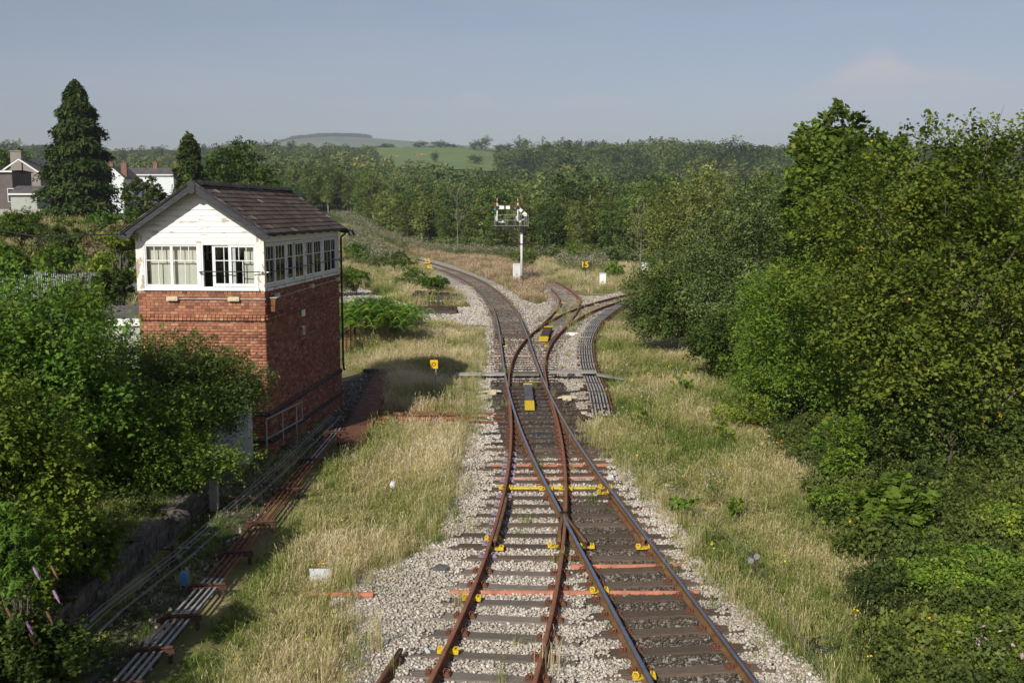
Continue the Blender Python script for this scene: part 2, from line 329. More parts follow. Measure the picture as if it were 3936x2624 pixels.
# ---------------------------------------------------------------- ground
def pip(poly, x, y):
    poly = np.asarray(poly, float); ins = np.zeros(len(x), bool); n = len(poly); j = n - 1
    for i in range(n):
        xi, yi = poly[i]; xj, yj = poly[j]
        c = ((yi > y) != (yj > y)) & (x < (xj - xi) * (y - yi) / (yj - yi + 1e-12) + xi)
        ins ^= c; j = i
    return ins
def DP(pts, z=-0.22): return [tuple(G(px, py, z)[:2]) for px, py in pts]
def spread(poly, dens, r=rng, yref=30.0, fall=1.2):
    """random points in a polygon, thinning with distance"""
    p = np.asarray(poly); x0, y0 = p.min(0); x1, y1 = p.max(0)
    out = []
    step = 2.0 if y1 < 60 else 6.0
    for ya in np.arange(y0, y1, step):
        yb = min(y1, ya + step); ym = max(0.5 * (ya + yb), yref)
        n = int((x1 - x0) * (yb - ya) * dens * (yref / ym) ** fall)
        X = r.uniform(x0, x1, n); Y = r.uniform(ya, yb, n); k = pip(p, X, Y)
        out.append(np.stack([X[k], Y[k]], 1))
    return np.concatenate(out)
gm = bpy.data.materials.new('rough ground'); gm.use_nodes = True; t = gm.node_tree; t.nodes.clear()
pb = N(t, 'ShaderNodeBsdfPrincipled', i_Roughness=0.95); pb.inputs['Specular IOR Level'].default_value = 0.1
ge = N(t, 'ShaderNodeNewGeometry')
n1 = N(t, 'ShaderNodeTexNoise', i_Scale=0.35, i_Detail=8.0, i_Roughness=0.65); t.links.new(ge.outputs['Position'], n1.inputs['Vector'])
r1 = N(t, 'ShaderNodeValToRGB'); e = r1.color_ramp.elements
e[0].position = 0.3; e[0].color = (0.08, 0.1, 0.028, 1); e[1].position = 0.7; e[1].color = (0.36, 0.29, 0.16, 1)
el = e.new(0.5); el.color = (0.2, 0.185, 0.075, 1)
t.links.new(n1.outputs[0], r1.inputs[0])
sp = N(t, 'ShaderNodeSeparateXYZ'); t.links.new(ge.outputs['Position'], sp.inputs[0])
far = M('MULTIPLY', M('SUBTRACT', sp.outputs[1], 150.0, tree=t), 0.008, tree=t, clamp=True)
n2 = N(t, 'ShaderNodeTexNoise', i_Scale=0.02, i_Detail=5.0); t.links.new(ge.outputs['Position'], n2.inputs['Vector'])
r2 = N(t, 'ShaderNodeValToRGB'); r2.color_ramp.elements[0].color = (0.035, 0.05, 0.016, 1); r2.color_ramp.elements[1].color = (0.09, 0.11, 0.035, 1); t.links.new(n2.outputs[0], r2.inputs[0])
mxg = N(t, 'ShaderNodeMixRGB'); t.links.new(far, mxg.inputs[0]); t.links.new(r1.outputs[0], mxg.inputs[1]); t.links.new(r2.outputs[0], mxg.inputs[2])
t.links.new(mxg.outputs[0], pb.inputs['Base Color'])
n3 = N(t, 'ShaderNodeTexNoise', i_Scale=9.0, i_Detail=6.0); t.links.new(ge.outputs['Position'], n3.inputs['Vector'])
bp = N(t, 'ShaderNodeBump', i_Strength=0.6, i_Distance=0.06); t.links.new(n3.outputs[0], bp.inputs['Height']); t.links.new(bp.outputs[0], pb.inputs['Normal'])
og = N(t, 'ShaderNodeOutputMaterial'); t.links.new(pb.outputs[0], og.inputs[0]); MT['ground'] = gm
MT['soil'] = mat('cess soil', (0.035, 0.028, 0.02), 0.95, scale=5, col2=(0.13, 0.11, 0.085), bump=0.8, bscale=30, lo=0.4, hi=0.62)
MT['field'] = mat('pasture', (0.11, 0.175, 0.045), 0.95, scale=0.02, col2=(0.16, 0.22, 0.065))
MT['gravel_road'] = mat('pale gravel', (0.27, 0.25, 0.23), 0.95, scale=9, col2=(0.42, 0.385, 0.36), bump=0.6, bscale=20)

xs = np.unique(np.concatenate([np.linspace(-30, 30, 101), np.sign(np.linspace(-1, 1, 91)) * 30 + 3970 * np.sign(np.linspace(-1, 1, 91)) * np.abs(np.linspace(-1, 1, 91)) ** 3]))
ys = np.concatenate([np.linspace(-60, 0, 13)[:-1], np.linspace(0, 80, 81)[:-1], 80 + 6820 * np.linspace(0, 1, 110) ** 2.4])
X, Y = np.meshgrid(xs, ys); Z = hgt(X, Y)
nx, ny = len(xs), len(ys)
idx = (np.arange(ny - 1)[:, None] * nx + np.arange(nx - 1)[None]).ravel()
F = np.stack([idx, idx + 1, idx + 1 + nx, idx + nx], 1)
tag(link('ground', npmesh('ground', np.stack([X, Y, Z], -1).reshape(-1, 3), F, MT['ground'], smooth=True)), kind='structure')
def sheet(name, poly, z, m):
    me = bpy.data.meshes.new(name); me.from_pydata([(x, y, z) for x, y in poly], [], [tuple(range(len(poly)))]); me.materials.append(m); me.update()
    if me.polygons[0].normal.z < 0: me.flip_normals()
    return tag(link(name, me), kind='structure')
BAL = DP([(640, 1700), (775, 1568), (800, 1450), (738, 1400), (830, 1315), (950, 1275), (1010, 1215), (1030, 1125), (1040, 1055), (1062, 1000), (1085, 955), (1088, 900), (1092, 840), (1105, 790), (1120, 748), (1090, 742), (1085, 706), (1050, 672), (1010, 640), (985, 618), (960, 602), (920, 586), (880, 573), (850, 563),
          (880, 566), (930, 579), (985, 594), (1040, 609), (1090, 629), (1140, 648), (1170, 666), (1200, 688), (1235, 700), (1256, 690), (1260, 672), (1252, 657), (1275, 655), (1310, 668), (1330, 680), (1380, 680), (1430, 668), (1440, 690), (1430, 702), (1390, 730), (1360, 760), (1345, 800), (1345, 850), (1365, 900), (1395, 955), (1345, 985), (1400, 1040), (1480, 1110), (1560, 1200), (1640, 1330), (1800, 1470), (1900, 1568), (2030, 1700)])
sheet('ballast', BAL, -0.225, MT['ballast'])
ROAD = DP([(600, 690), (700, 668), (790, 652), (850, 668), (900, 690), (960, 703), (1086, 705), (1118, 748), (1040, 743), (950, 741), (880, 728), (800, 712), (700, 712), (600, 720)])
sheet('gravel_road', ROAD, -0.232, MT['gravel_road'])
CESS = DP([(40, 1700), (470, 1170), (600, 1040), (690, 985), (780, 880), (860, 850), (905, 858), (840, 985), (770, 1000), (690, 1090), (600, 1190), (480, 1370), (330, 1560), (250, 1700)], -0.25)
sheet('cess_path', CESS, -0.252, MT['soil'])
# pasture on the hill, 0.25 m over the terrain sheet
fx = np.linspace(-190, 30, 40); fy = np.linspace(880, 1320, 40); X, Y = np.meshgrid(fx, fy)
idx = (np.arange(39)[:, None] * 40 + np.arange(39)[None]).ravel()
tag(link('field', npmesh('field', np.stack([X, Y, hgt(X, Y) + 0.9], -1).reshape(-1, 3), np.stack([idx, idx + 1, idx + 41, idx + 40], 1), MT['field'], smooth=True)), kind='structure')
# far hill
MT['moor'] = mat('moorland', (0.06, 0.1, 0.05), 0.95, scale=0.0035, col2=(0.14, 0.18, 0.085), stretch=(1, 1, 3))
hp = np.array([(480, 392), (560, 366), (630, 346), (650, 332), (700, 322), (780, 317), (830, 319), (900, 325), (1000, 332), (1080, 339), (1140, 345), (1250, 356), (1400, 372)], float)
hx = (hp[:, 0] - 1176) / 2439 * 5300; hzv = 6.75 + (485 - hp[:, 1]) / 2439 * 5300
fx = np.linspace(hx[0], hx[-1], 90); fy = np.linspace(4000, 6700, 50); X, Y = np.meshgrid(fx, fy)
ridge = np.interp(fx, hx, hzv); ridge = np.convolve(np.pad(ridge, 4, 'edge'), np.ones(9) / 9, 'valid')
sh = np.where(Y < 5300, sst(4000, 5300, Y) ** 0.9, 1 - sst(5300, 6700, Y) * 0.9)
Z = hgt(X, Y) * 0 + 5 + (ridge[None] - 5) * sh + 6 * np.sin(X * .006 + Y * .004) * sh * (1 - sst(4900, 5300, Y))
idx = (np.arange(49)[:, None] * 90 + np.arange(89)[None]).ravel()
tag(link('hill', npmesh('hill', np.stack([X, Y, Z], -1).reshape(-1, 3), np.stack([idx, idx + 1, idx + 91, idx + 90], 1), MT['moor'], smooth=True)), kind='structure')

# ---------------------------------------------------------------- tracks
def spline(P):
    P = np.array(sorted(P, key=lambda p: p[1])); x, y = P[:, 0], P[:, 1]; n = len(x); h = np.diff(y)
    A = np.eye(n); b = np.zeros(n)
    for i in range(1, n - 1):
        A[i, i - 1] = h[i - 1]; A[i, i] = 2 * (h[i - 1] + h[i]); A[i, i + 1] = h[i]; b[i] = 6 * ((x[i + 1] - x[i]) / h[i] - (x[i] - x[i - 1]) / h[i - 1])
    m = np.linalg.solve(A, b)
    def f(q):
        q = np.asarray(q, float); i = np.clip(np.searchsorted(y, q) - 1, 0, n - 2); d = q - y[i]; hh = h[i]
        return x[i] + d * ((x[i + 1] - x[i]) / hh - hh * (2 * m[i] + m[i + 1]) / 6) + d * d * m[i] / 2 + d ** 3 * (m[i + 1] - m[i]) / (6 * hh)
    return f
cM = spline([(3.06, 12.0), (2.773, 14.68), (2.078, 21.36), (1.398, 28.05), (0.89, 34.74), (0.556, 41.43), (0.339, 48.12), (0.167, 54.81), (-0.021, 61.5), (-0.27, 68.19), (-0.613, 74.88), (-1.077, 81.57), (-1.683, 88.25), (-2.442, 94.94), (-3.358, 101.63), (-4.422, 108.32), (-5.621, 115.01), (-6.962, 121.7), (-8.45, 128.4), (-11.9, 143), (-15.2, 156), (-21, 176), (-32, 210), (-46, 250)])
cL = spline([(-0.8, 12.0), (-0.429, 14.7), (-0.053, 17.58), (0.238, 20.46), (0.455, 23.34), (0.606, 26.22), (0.696, 29.1), (0.729, 31.98), (0.72, 34.86), (0.665, 37.74), (0.59, 40.5)])
cR = spline([(0.62, 40.2), (0.672, 45.75), (0.933, 50.82), (1.442, 55.9), (2.183, 60.98), (3.159, 66.05), (4.39, 71.13), (5.914, 76.21), (7.785, 81.28), (10.3, 87), (14.2, 94.5), (19, 102)])
cT = spline([(1.9, 59), (2.116, 60.65), (2.738, 65.0), (3.335, 69.34), (3.842, 73.68), (4.215, 78.03), (4.426, 82.37), (4.468, 86.72), (4.355, 91.06), (4.116, 95.41), (3.6, 102), (2.8, 110)])
def railpts(c, off, y0, y1, st=0.4):
    q = np.arange(y0, y1 + st / 2, st); x = c(q); dx = (c(q + .05) - c(q - .05)) / .1; ln = np.sqrt(1 + dx * dx)
    return np.stack([x + off / ln, q - off * dx / ln], 1)
PROF = [(-.07, -.155), (-.07, -.143), (-.012, -.13), (-.012, -.045), (-.036, -.035), (-.036, -.006), (-.028, 0), (.028, 0), (.036, -.006), (.036, -.035), (.012, -.045), (.012, -.13), (.07, -.143), (.07, -.155)]
def rail(name, pts, mats, parent, dz=0.0, prof=PROF):
    pts = np.asarray(pts); d = np.gradient(pts, axis=0); d /= np.linalg.norm(d, axis=1)[:, None]; nrm = np.stack([d[:, 1], -d[:, 0]], 1)
    k = len(prof); V = np.zeros((len(pts), k, 3))
    for j, (a, z) in enumerate(prof): V[:, j, :2] = pts + nrm * a; V[:, j, 2] = z + dz
    n = len(pts); F = []; mi = []
    for j in range(k):
        j2 = (j + 1) % k; i = np.arange(n - 1)
        F.append(np.stack([i * k + j, i * k + j2, (i + 1) * k + j2, (i + 1) * k + j], 1)); mi += [1 if 5 <= j <= 7 else 0] * (n - 1)
    me = npmesh(name, V.reshape(-1, 3), np.concatenate(F)[:, ::-1], mats, mi)
    # close the ends
    import bmesh
    bm = bmesh.new(); bm.from_mesh(me); bm.verts.ensure_lookup_table()
    bm.faces.new([bm.verts[j] for j in range(k)]); bm.faces.new([bm.verts[(n - 1) * k + j] for j in range(k - 1, -1, -1)])
    bmesh.ops.recalc_face_normals(bm, faces=bm.faces); bm.to_mesh(me); bm.free()
    return link(name, me, parent)
SHINY = [MT['rail_side'], MT['rail_top']]; RUSTY = [MT['rust'], MT['rail_dull']]
tM = thing('railway_track', 'main line with two polished rails, curving away to the left', 'railway track', (0, 0, 0))
tL = thing('railway_track', 'rusty siding joining the main line from the lower left', 'railway track', (0, 0, 0))
tR = thing('railway_track', 'rusty branch track crossing the main line and bending off right', 'railway track', (0, 0, 0))
tT = thing('railway_track', 'rusty track splitting off the right branch towards the brown grass', 'railway track', (0, 0, 0))
rail('rail', railpts(cM, -.7525, 11.5, 250), SHINY, tM); rail('rail', railpts(cM, .7525, 11.5, 250), SHINY, tM)
rail('rail', railpts(cL, -.7525, 11.5, 38.6), RUSTY, tL, -.004); rail('rail', railpts(cL, .7525, 11.5, 38.8), RUSTY, tL, -.004)
rail('rail', railpts(cR, -.7525, 41.0, 101), RUSTY, tR, -.003); rail('rail', railpts(cR, .7525, 40.8, 101), RUSTY, tR, -.003)
rail('rail', railpts(cT, -.7525, 61.4, 110), RUSTY, tT, -.006); rail('rail', railpts(cT, .7525, 61.0, 110), RUSTY, tT, -.006)
DARKR = [MT['rust_dark'], MT['rail_side']]
rail('check_rail', railpts(cL, -.66, 21.2, 24.9), DARKR, tL, .012); rail('check_rail', railpts(cM, .66, 21.3, 24.9), [MT['rail_side'], MT['rail_side']], tM, .012)
def bent(pts):
    return np.array(pts)
crx, cry = 1.16, 22.95
rail('wing_rail', bent([(crx - .045, cry + .5), (crx - .045, cry), (crx - .14, cry - .9), (crx - .19, cry - 1.75)]), DARKR, tM, .003)
rail('wing_rail', bent([(crx + .05, cry + .5), (crx + .06, cry), (crx + .22, cry - .9), (crx + .36, cry - 1.75)]), DARKR, tL, .003)
rail('check_rail', railpts(cM, -.66, 54.5, 58.2), DARKR, tM, .012); rail('check_rail', railpts(cR, .66, 54.6, 59.0), DARKR, tR, .012)
rail('check_rail', railpts(cT, -.64, 71.5, 79.5), DARKR, tT, .012); rail('check_rail', railpts(cT, .84, 80.0, 86.5), DARKR, tT, .012)

r2g = random.Random(3)
def sleeper_mesh(k):
    rr = random.Random(k); b = MB(); n = 5; V = []; F = []
    for i in range(n):
        x = -1.3 + 2.6 * i / (n - 1)
        for (y, z) in ((-.125, -.12), (.125, -.12), (.125, 0), (-.125, 0)): V.append((x, y + rr.uniform(-.008, .008), z + rr.uniform(-.006, .004)))
    for i in range(n - 1):
        for j in range(4): F.append((i * 4 + j, i * 4 + (j + 1) % 4, (i + 1) * 4 + (j + 1) % 4, (i + 1) * 4 + j))
    F += [(3, 2, 1, 0), tuple((n - 1) * 4 + j for j in range(4))]
    return b.add(V, F)
SLM = {k: [sleeper_mesh(i).mesh('sleeper', MT[k]) for i in range(4)] for k in ('sleeper', 'sleeper_dark', 'sleeper_brown')}
SLEEP = []      # (x, y, half length, angle)
def put_sleeper(parent, x, y, hl, ang, kind, z=-.158):
    o = link('sleeper', SLM[kind][r2g.randrange(4)], parent, (x, y, z + r2g.uniform(-.012, .004)), (r2g.uniform(-.012, .012), r2g.uniform(-.006, .006), ang + r2g.uniform(-.012, .012)), (hl / 1.3, 1, 1))
    SLEEP.append((x, y, hl, ang)); return o
def head(c, y): return -math.atan2(float(c(y + .1) - c(y - .1)), .2)
clipb = MB().box(-.19, .19, -.09, .09, -.012, .01)
for s in (-1, 1):
    clipb.tube([(s * .09, -.05, .01), (s * .085, -.04, .055), (s * .1, .0, .075), (s * .15, .03, .06), (s * .165, 0, .03), (s * .13, -.05, .035)], .011, 5)
    clipb.box(s * .14 - .025, s * .14 + .025, -.05, .05, .01, .035)
CLM = clipb.mesh('rail_clip', MT['clip']); CLP = clipb.mesh('rail_clip', MT['clip_purple'])
big = MB().box(-.17, .17, -.07, .07, -.01, .02)
for s in (-1, 1):
    big.tube([(s * .1, -.05, .02), (s * .09, -.04, .065), (s * .105, .0, .085), (s * .15, .04, .07), (s * .165, 0, .035), (s * .13, -.05, .04)], .016, 6)
    big.box(s * .14 - .03, s * .14 + .03, -.05, .05, .02, .05)
CLY = big.mesh('painted_clip', MT['yellow'])
def clip(parent, c, off, y, me=None, name='rail_clip'):
    p = railpts(c, off, y, y)[0]; return link(name, me or CLM, parent, (p[0], p[1], -.148), (0, 0, head(c, y)))
YEL = {'M': [], 'L': []}
y = 12.4; k = 0
while y < 128:
    a = head(cM, y)
    if 20.4 < y < 41.2:
        x0 = min(float(cL(min(y, 40.5))), float(cM(y))) - 1.32; x1 = float(cM(y)) + 1.3
        if r2g.random() < .3: x0 -= r2g.uniform(.1, .45); x1 += r2g.uniform(0, .35)
        put_sleeper(tM, (x0 + x1) / 2, y, (x1 - x0) / 2, -.012, 'sleeper_dark' if y > 31 else 'sleeper_brown')
        yl = min(y, 38.4)
        for c, o, tr in ((cM, -.7525, tM), (cM, .7525, tM), (cL, -.7525, tL), (cL, .7525, tL)):
            if abs(y - cry) < 2.0 and (c, o) in ((cL, .7525), (cM, -.7525)): continue
            if tr is tL and y > 34: continue
            yellow = abs(y - 26.0) < .38
            clip(tr, c, o, y, CLY if yellow else (CLP if (tr is tL and o < 0 and y < 30) else CLM), 'painted_clip' if yellow else 'rail_clip')
    elif 41.2 <= y < 59:
        x0 = float(cM(y)) - 1.32; x1 = max(float(cR(y)), float(cM(y))) + 1.32
        put_sleeper(tM, (x0 + x1) / 2, y, (x1 - x0) / 2, 0.0, 'sleeper_dark' if y < 47 else 'sleeper_brown')
    else:
        put_sleeper(tM, float(cM(y)), y, 1.3, a, 'sleeper_brown' if y < 60 else 'sleeper')
        if y < 42:
            for o in (-.7525, .7525): clip(tM, cM, o, y)
    y += .755; k += 1
y = 12.1
while y < 20.2:
    put_sleeper(tL, float(cL(y)) - .05, y, 1.32, head(cL, y), 'sleeper', -.166)
    for o in (-.7525, .7525):
        yellow = o < 0 and (abs(y - 15.6) < .4 or abs(y - 18.6) < .4)
        clip(tL, cL, o, y, CLY if yellow else CLM, 'painted_clip' if yellow else 'rail_clip')
    y += .77
for yy in (15.2, 18.8): clip(tM, cM, -.7525, yy, CLY, 'painted_clip')
for c, o, yy, tr in ((cL, -.7525, 21.75, tL), (cL, -.64, 21.15, tL), (cM, .64, 21.2, tM), (cM, .62, 25.5, tM), (cL, .60, 21.4, tL), (cM, -.55, 21.35, tM)):
    clip(tr, c, o, yy, CLY, 'painted_clip')
MB().box(-1.15, .95, -.06, .06, -.1, .022).build('painted_sleeper_top', MT['yellow_chip'], tM, (float(cL(26)) + .55, 26.05, -.15))
y = 59.3
while y < 92:
    put_sleeper(tR, float(cR(y)), y, 1.3, head(cR, y), 'sleeper'); y += .78
y = 66
while y < 104:
    put_sleeper(tT, float(cT(y)) + (-.3 if y < 70 else 0), y, 1.3, head(cT, y), 'sleeper'); y += .78
for c, o, yy, tr in ((cT, -.64, 71.4, tT), (cT, -.6, 80.1, tT), (cT, .9, 79.7, tT), (cR, -.6, 78.8, tR), (cR, .6, 79.2, tR), (cM, -.6, 54.3, tM), (cR, .6, 54.2, tR), (cM, .9, 97, tM), (cM, .9, 90, tM), (cM, .9, 84, tM), (cM, .9, 78, tM), (cM, -.9, 97, tM)):
    clip(tr, c, o, yy, CLY, 'painted_clip')
# oily slide plates and stretcher bars of the point work
for yy in np.arange(36.5, 41.5, .75):
    for s, c in ((-1, cM), (1, cM)):
        p = railpts(c, s * .66, yy, yy)[0]; MB().box(-.16, .16, -.09, .09, 0, .014).build('slide_plate', MT['black'], tM, (p[0], p[1], -.155))
for yy in (38.7, 39.6, 41.0, 42.2):
    MB().bar((float(cM(yy)) - .8, yy, -.1), (float(cM(yy)) + .8, yy, -.1), .06, .04).build('stretcher_bar', MT['rust_dark'], tM)

# ---------------------------------------------------------------- scatter helper (for what nobody could count)
def scatter(name, P, scl, rot, tint, idx, protos, label, cat):
    n = len(P); me = bpy.data.meshes.new(name); me.vertices.add(n); me.vertices.foreach_set('co', np.asarray(P, np.float32).ravel())
    for nm, ty, key, v in (('scl', 'FLOAT_VECTOR', 'vector', scl), ('rot', 'FLOAT_VECTOR', 'vector', rot), ('tint', 'FLOAT', 'value', tint), ('pick', 'INT', 'value', idx)):
        a = me.attributes.new(nm, ty, 'POINT'); v = np.asarray(v, np.int32 if ty == 'INT' else np.float32)
        if nm == 'scl' and v.ndim == 1: v = np.repeat(v[:, None], 3, 1)
        a.data.foreach_set(key, np.ascontiguousarray(v).ravel())
    me.update()
    o = link(name, me); tag(o, label, cat, kind='stuff')
    c = bpy.data.collections.new(name + ' pieces')
    for i, pm in enumerate(protos): c.objects.link(bpy.data.objects.new('%s_piece_%02d' % (name, i), pm))
    g = bpy.data.node_groups.new(name + ' scatter', 'GeometryNodeTree')
    g.interface.new_socket('Geometry', in_out='INPUT', socket_type='NodeSocketGeometry'); g.interface.new_socket('Geometry', in_out='OUTPUT', socket_type='NodeSocketGeometry')
    gi = g.nodes.new('NodeGroupInput'); go = g.nodes.new('NodeGroupOutput')
    ip = g.nodes.new('GeometryNodeInstanceOnPoints'); ci = g.nodes.new('GeometryNodeCollectionInfo')
    ci.inputs['Collection'].default_value = c; ci.inputs['Separate Children'].default_value = True; ci.inputs['Reset Children'].default_value = True
    ip.inputs['Pick Instance'].default_value = True
    def na(nm, ty):
        q = g.nodes.new('GeometryNodeInputNamedAttribute'); q.data_type = ty; q.inputs['Name'].default_value = nm; return q.outputs['Attribute']
    g.links.new(gi.outputs[0], ip.inputs['Points']); g.links.new(ci.outputs[0], ip.inputs['Instance'])
    g.links.new(na('pick', 'INT'), ip.inputs['Instance Index']); g.links.new(na('rot', 'FLOAT_VECTOR'), ip.inputs['Rotation']); g.links.new(na('scl', 'FLOAT_VECTOR'), ip.inputs['Scale'])
    g.links.new(ip.outputs[0], go.inputs[0])
    md = o.modifiers.new('scatter', 'NODES'); md.node_group = g
    return o
# ballast stones
def edge_points(poly, n, out, ymax, r=rng):
    p = np.asarray(poly); q = np.roll(p, -1, 0); m = (np.minimum(p[:, 1], q[:, 1]) < ymax); p, q = p[m], q[m]; L = np.linalg.norm(q - p, axis=1); i = r.choice(len(p), n, p=L / L.sum()); t = r.random(n)[:, None]
    d = (q - p)[i] / L[i][:, None]; nn = np.stack([-d[:, 1], d[:, 0]], 1); return p[i] + (q - p)[i] * t + nn * (r.normal(0, out, n))[:, None]
MT['stone'] = ramp_mat('ballast stone', [(0, (0.05, 0.04, 0.032)), (1, (0.74, 0.72, 0.67)), (0.22, (0.12, 0.095, 0.07)), (0.5, (0.36, 0.32, 0.265)), (0.8, (0.57, 0.505, 0.42))], source='inst', rough=0.9)
def stone(seed, r=1.0):
    rr = np.random.default_rng(seed); ph = (1 + 5 ** .5) / 2
    V = np.array([(-1, ph, 0), (1, ph, 0), (-1, -ph, 0), (1, -ph, 0), (0, -1, ph), (0, 1, ph), (0, -1, -ph), (0, 1, -ph), (ph, 0, -1), (ph, 0, 1), (-ph, 0, -1), (-ph, 0, 1)]) / 1.9
    V = V * rr.uniform(.72, 1.2, (12, 1)) * np.array([1.15, .95, .72])
    F = [(0, 11, 5), (0, 5, 1), (0, 1, 7), (0, 7, 10), (0, 10, 11), (1, 5, 9), (5, 11, 4), (11, 10, 2), (10, 7, 6), (7, 1, 8), (3, 9, 4), (3, 4, 2), (3, 2, 6), (3, 6, 8), (3, 8, 9), (4, 9, 5), (2, 4, 11), (6, 2, 10), (8, 6, 7), (9, 8, 1)]
    return npmesh('ballast_stone', V * r, F, MT['stone'], attr=np.full(20, .5))
ST = [stone(i) for i in range(7)]
P = spread([p for p in BAL], 520, yref=20, fall=1.8)
P = P[P[:, 1] < 100]
on = np.zeros(len(P), bool); endz = np.zeros(len(P), bool)
for (sx, sy, hl, a) in SLEEP:
    near = np.abs(P[:, 1] - sy) < .5
    if not near.any(): continue
    dx = P[:, 0] - sx; dy = P[:, 1] - sy; u = dx * math.cos(a) + dy * math.sin(a); v = -dx * math.sin(a) + dy * math.cos(a)
    on |= near & (np.abs(u) < hl - .22) & (np.abs(v) < .135)
    endz |= near & (np.abs(u) >= hl - .22) & (np.abs(u) < hl + .02) & (np.abs(v) < .135)
offM = P[:, 0] - cM(P[:, 1]); offL = P[:, 0] - cL(np.clip(P[:, 1], 12, 40))
keepL = (offL < -.3) & (P[:, 1] < 20.4)      # the siding's sleepers are half buried
patch = np.sin(P[:, 0] * 3.1 + P[:, 1] * 1.7) + np.sin(P[:, 1] * 2.3 - P[:, 0] * 1.1) > .55
buried = (P[:, 1] < 20.4) & (np.abs(offL) < 1.5) & patch
kill = on & (rng.random(len(P)) > np.where(buried, .75, .05))
foot = np.zeros(len(P), bool)
P = P[~kill]; endz = endz[~kill]; n = len(P)
offM = P[:, 0] - cM(P[:, 1]); yy = P[:, 1]
tint = rng.normal(.7, .13, n) - .12 * np.clip(np.sin(P[:, 0] * 1.1 + 2 * np.sin(P[:, 1] * .35)) * np.sin(P[:, 1] * .6), 0, 1)
dirty = (np.abs(offM) < .8) & (yy < 25) | (np.abs(offM - .1) < 1.5) & (yy > 29.5) & (yy < 43) | (np.abs(offM) < 1.0) & (yy > 58)
tint = np.where(dirty, rng.normal(.14, .1, n), tint)
gr = np.exp(-((np.abs(offM) - .9) / .25) ** 2) * .12; tint -= gr
tint = np.where((offM > 1.4) & (yy > 24), tint - .1, tint)
tint = np.where(yy > 43, tint * .92, tint)
sc = rng.uniform(.017, .038, n) * np.clip((yy / 20) ** .55, .9, 2.2)
Zp = -.212 + rng.uniform(-.012, .02, n) + np.where(endz, .06, 0)
sh = np.clip((np.abs(offM + 1.0) - 3.1) / 1.2, 0, 1) * .06      # the shoulders fall away
EP = edge_points(BAL, 5200, .32, 50); ne_ = len(EP)
scatter('gravel', np.column_stack([EP, np.full(ne_, -.235)]), rng.uniform(.015, .035, ne_), rng.uniform(-3, 3, (ne_, 3)), np.clip(rng.normal(.6, .18, ne_), 0, 1), rng.integers(0, 7, ne_), ST, 'loose stones strayed into the grass along the ballast edge', 'gravel')
scatter('gravel', np.stack([P[:, 0], P[:, 1], Zp - sh * .3], 1), sc, rng.uniform(-3.1, 3.1, (n, 3)) * np.array([.25, .25, 1]), np.clip(tint, 0, 1), rng.integers(0, 7, n), ST, 'pale limestone ballast stones lying round the rails and sleepers', 'gravel')
P = spread(ROAD, 60, yref=30, fall=1.3); n = len(P)
scatter('gravel', np.column_stack([P, np.full(n, -.22)]), rng.uniform(.04, .09, n), rng.uniform(-3, 3, (n, 3)), np.clip(rng.normal(.68, .12, n), 0, 1), rng.integers(0, 7, n), ST, 'pale stones of the gravel track beside the timber piles', 'gravel')
P = spread(CESS, 26, yref=30, fall=1.2); n = len(P)
scatter('gravel', np.column_stack([P, np.full(n, -.245)]), rng.uniform(.02, .06, n), rng.uniform(-3, 3, (n, 3)), np.clip(rng.normal(.35, .2, n), 0, 1), rng.integers(0, 7, n), ST, 'dark stones scattered along the cess by the signal wires', 'gravel')
# ---------------------------------------------------------------- signal box
BW, BL = 3.68, 8.6
SB = thing('signal_box', 'brick and white timber signal box with tiled gable roof', 'signal box', (-6.95, 29.8, 0), -math.radians(4.59))
box1('wall_core', MT['mortar'], SB, -BW + .012, -.012, .012, BL - .012, -.6, 4.495)
CH = .0825; TOP = 4.51
def course_x(i, W, bond):
    """joint positions along a wall of length W for course i"""
    if bond == 'h': n = round(W / .117); return [W * k / n for k in range(n + 1)]
    n = round(W / .235); p = W / n
    if bond == 's0': return [p * k for k in range(n + 1)]
    return [0] + [p * (k + .5) for k in range(n)] + [W]
def front_bond(i): return 'h' if i % 4 == 0 else ('s0' if i % 2 else 's1')
bm_cache = {}
def brick_mesh(l, proud):
    k = (round(l, 3), round(proud, 3))
    if k not in bm_cache:
        b = MB(); g = .005; a = l - 2 * g; c = .004
        V = [(g, 0, g), (g + a, 0, g), (g + a, 0, CH - g), (g, 0, CH - g), (g + c, -proud, g + c), (g + a - c, -proud, g + c), (g + a - c, -proud, CH - g - c), (g + c, -proud, CH - g - c)]
        b.add(V, [(4, 5, 6, 7), (0, 1, 5, 4), (1, 2, 6, 5), (2, 3, 7, 6), (3, 0, 4, 7)]); bm_cache[k] = b.mesh('brick', MT['brick'])
    return bm_cache[k]
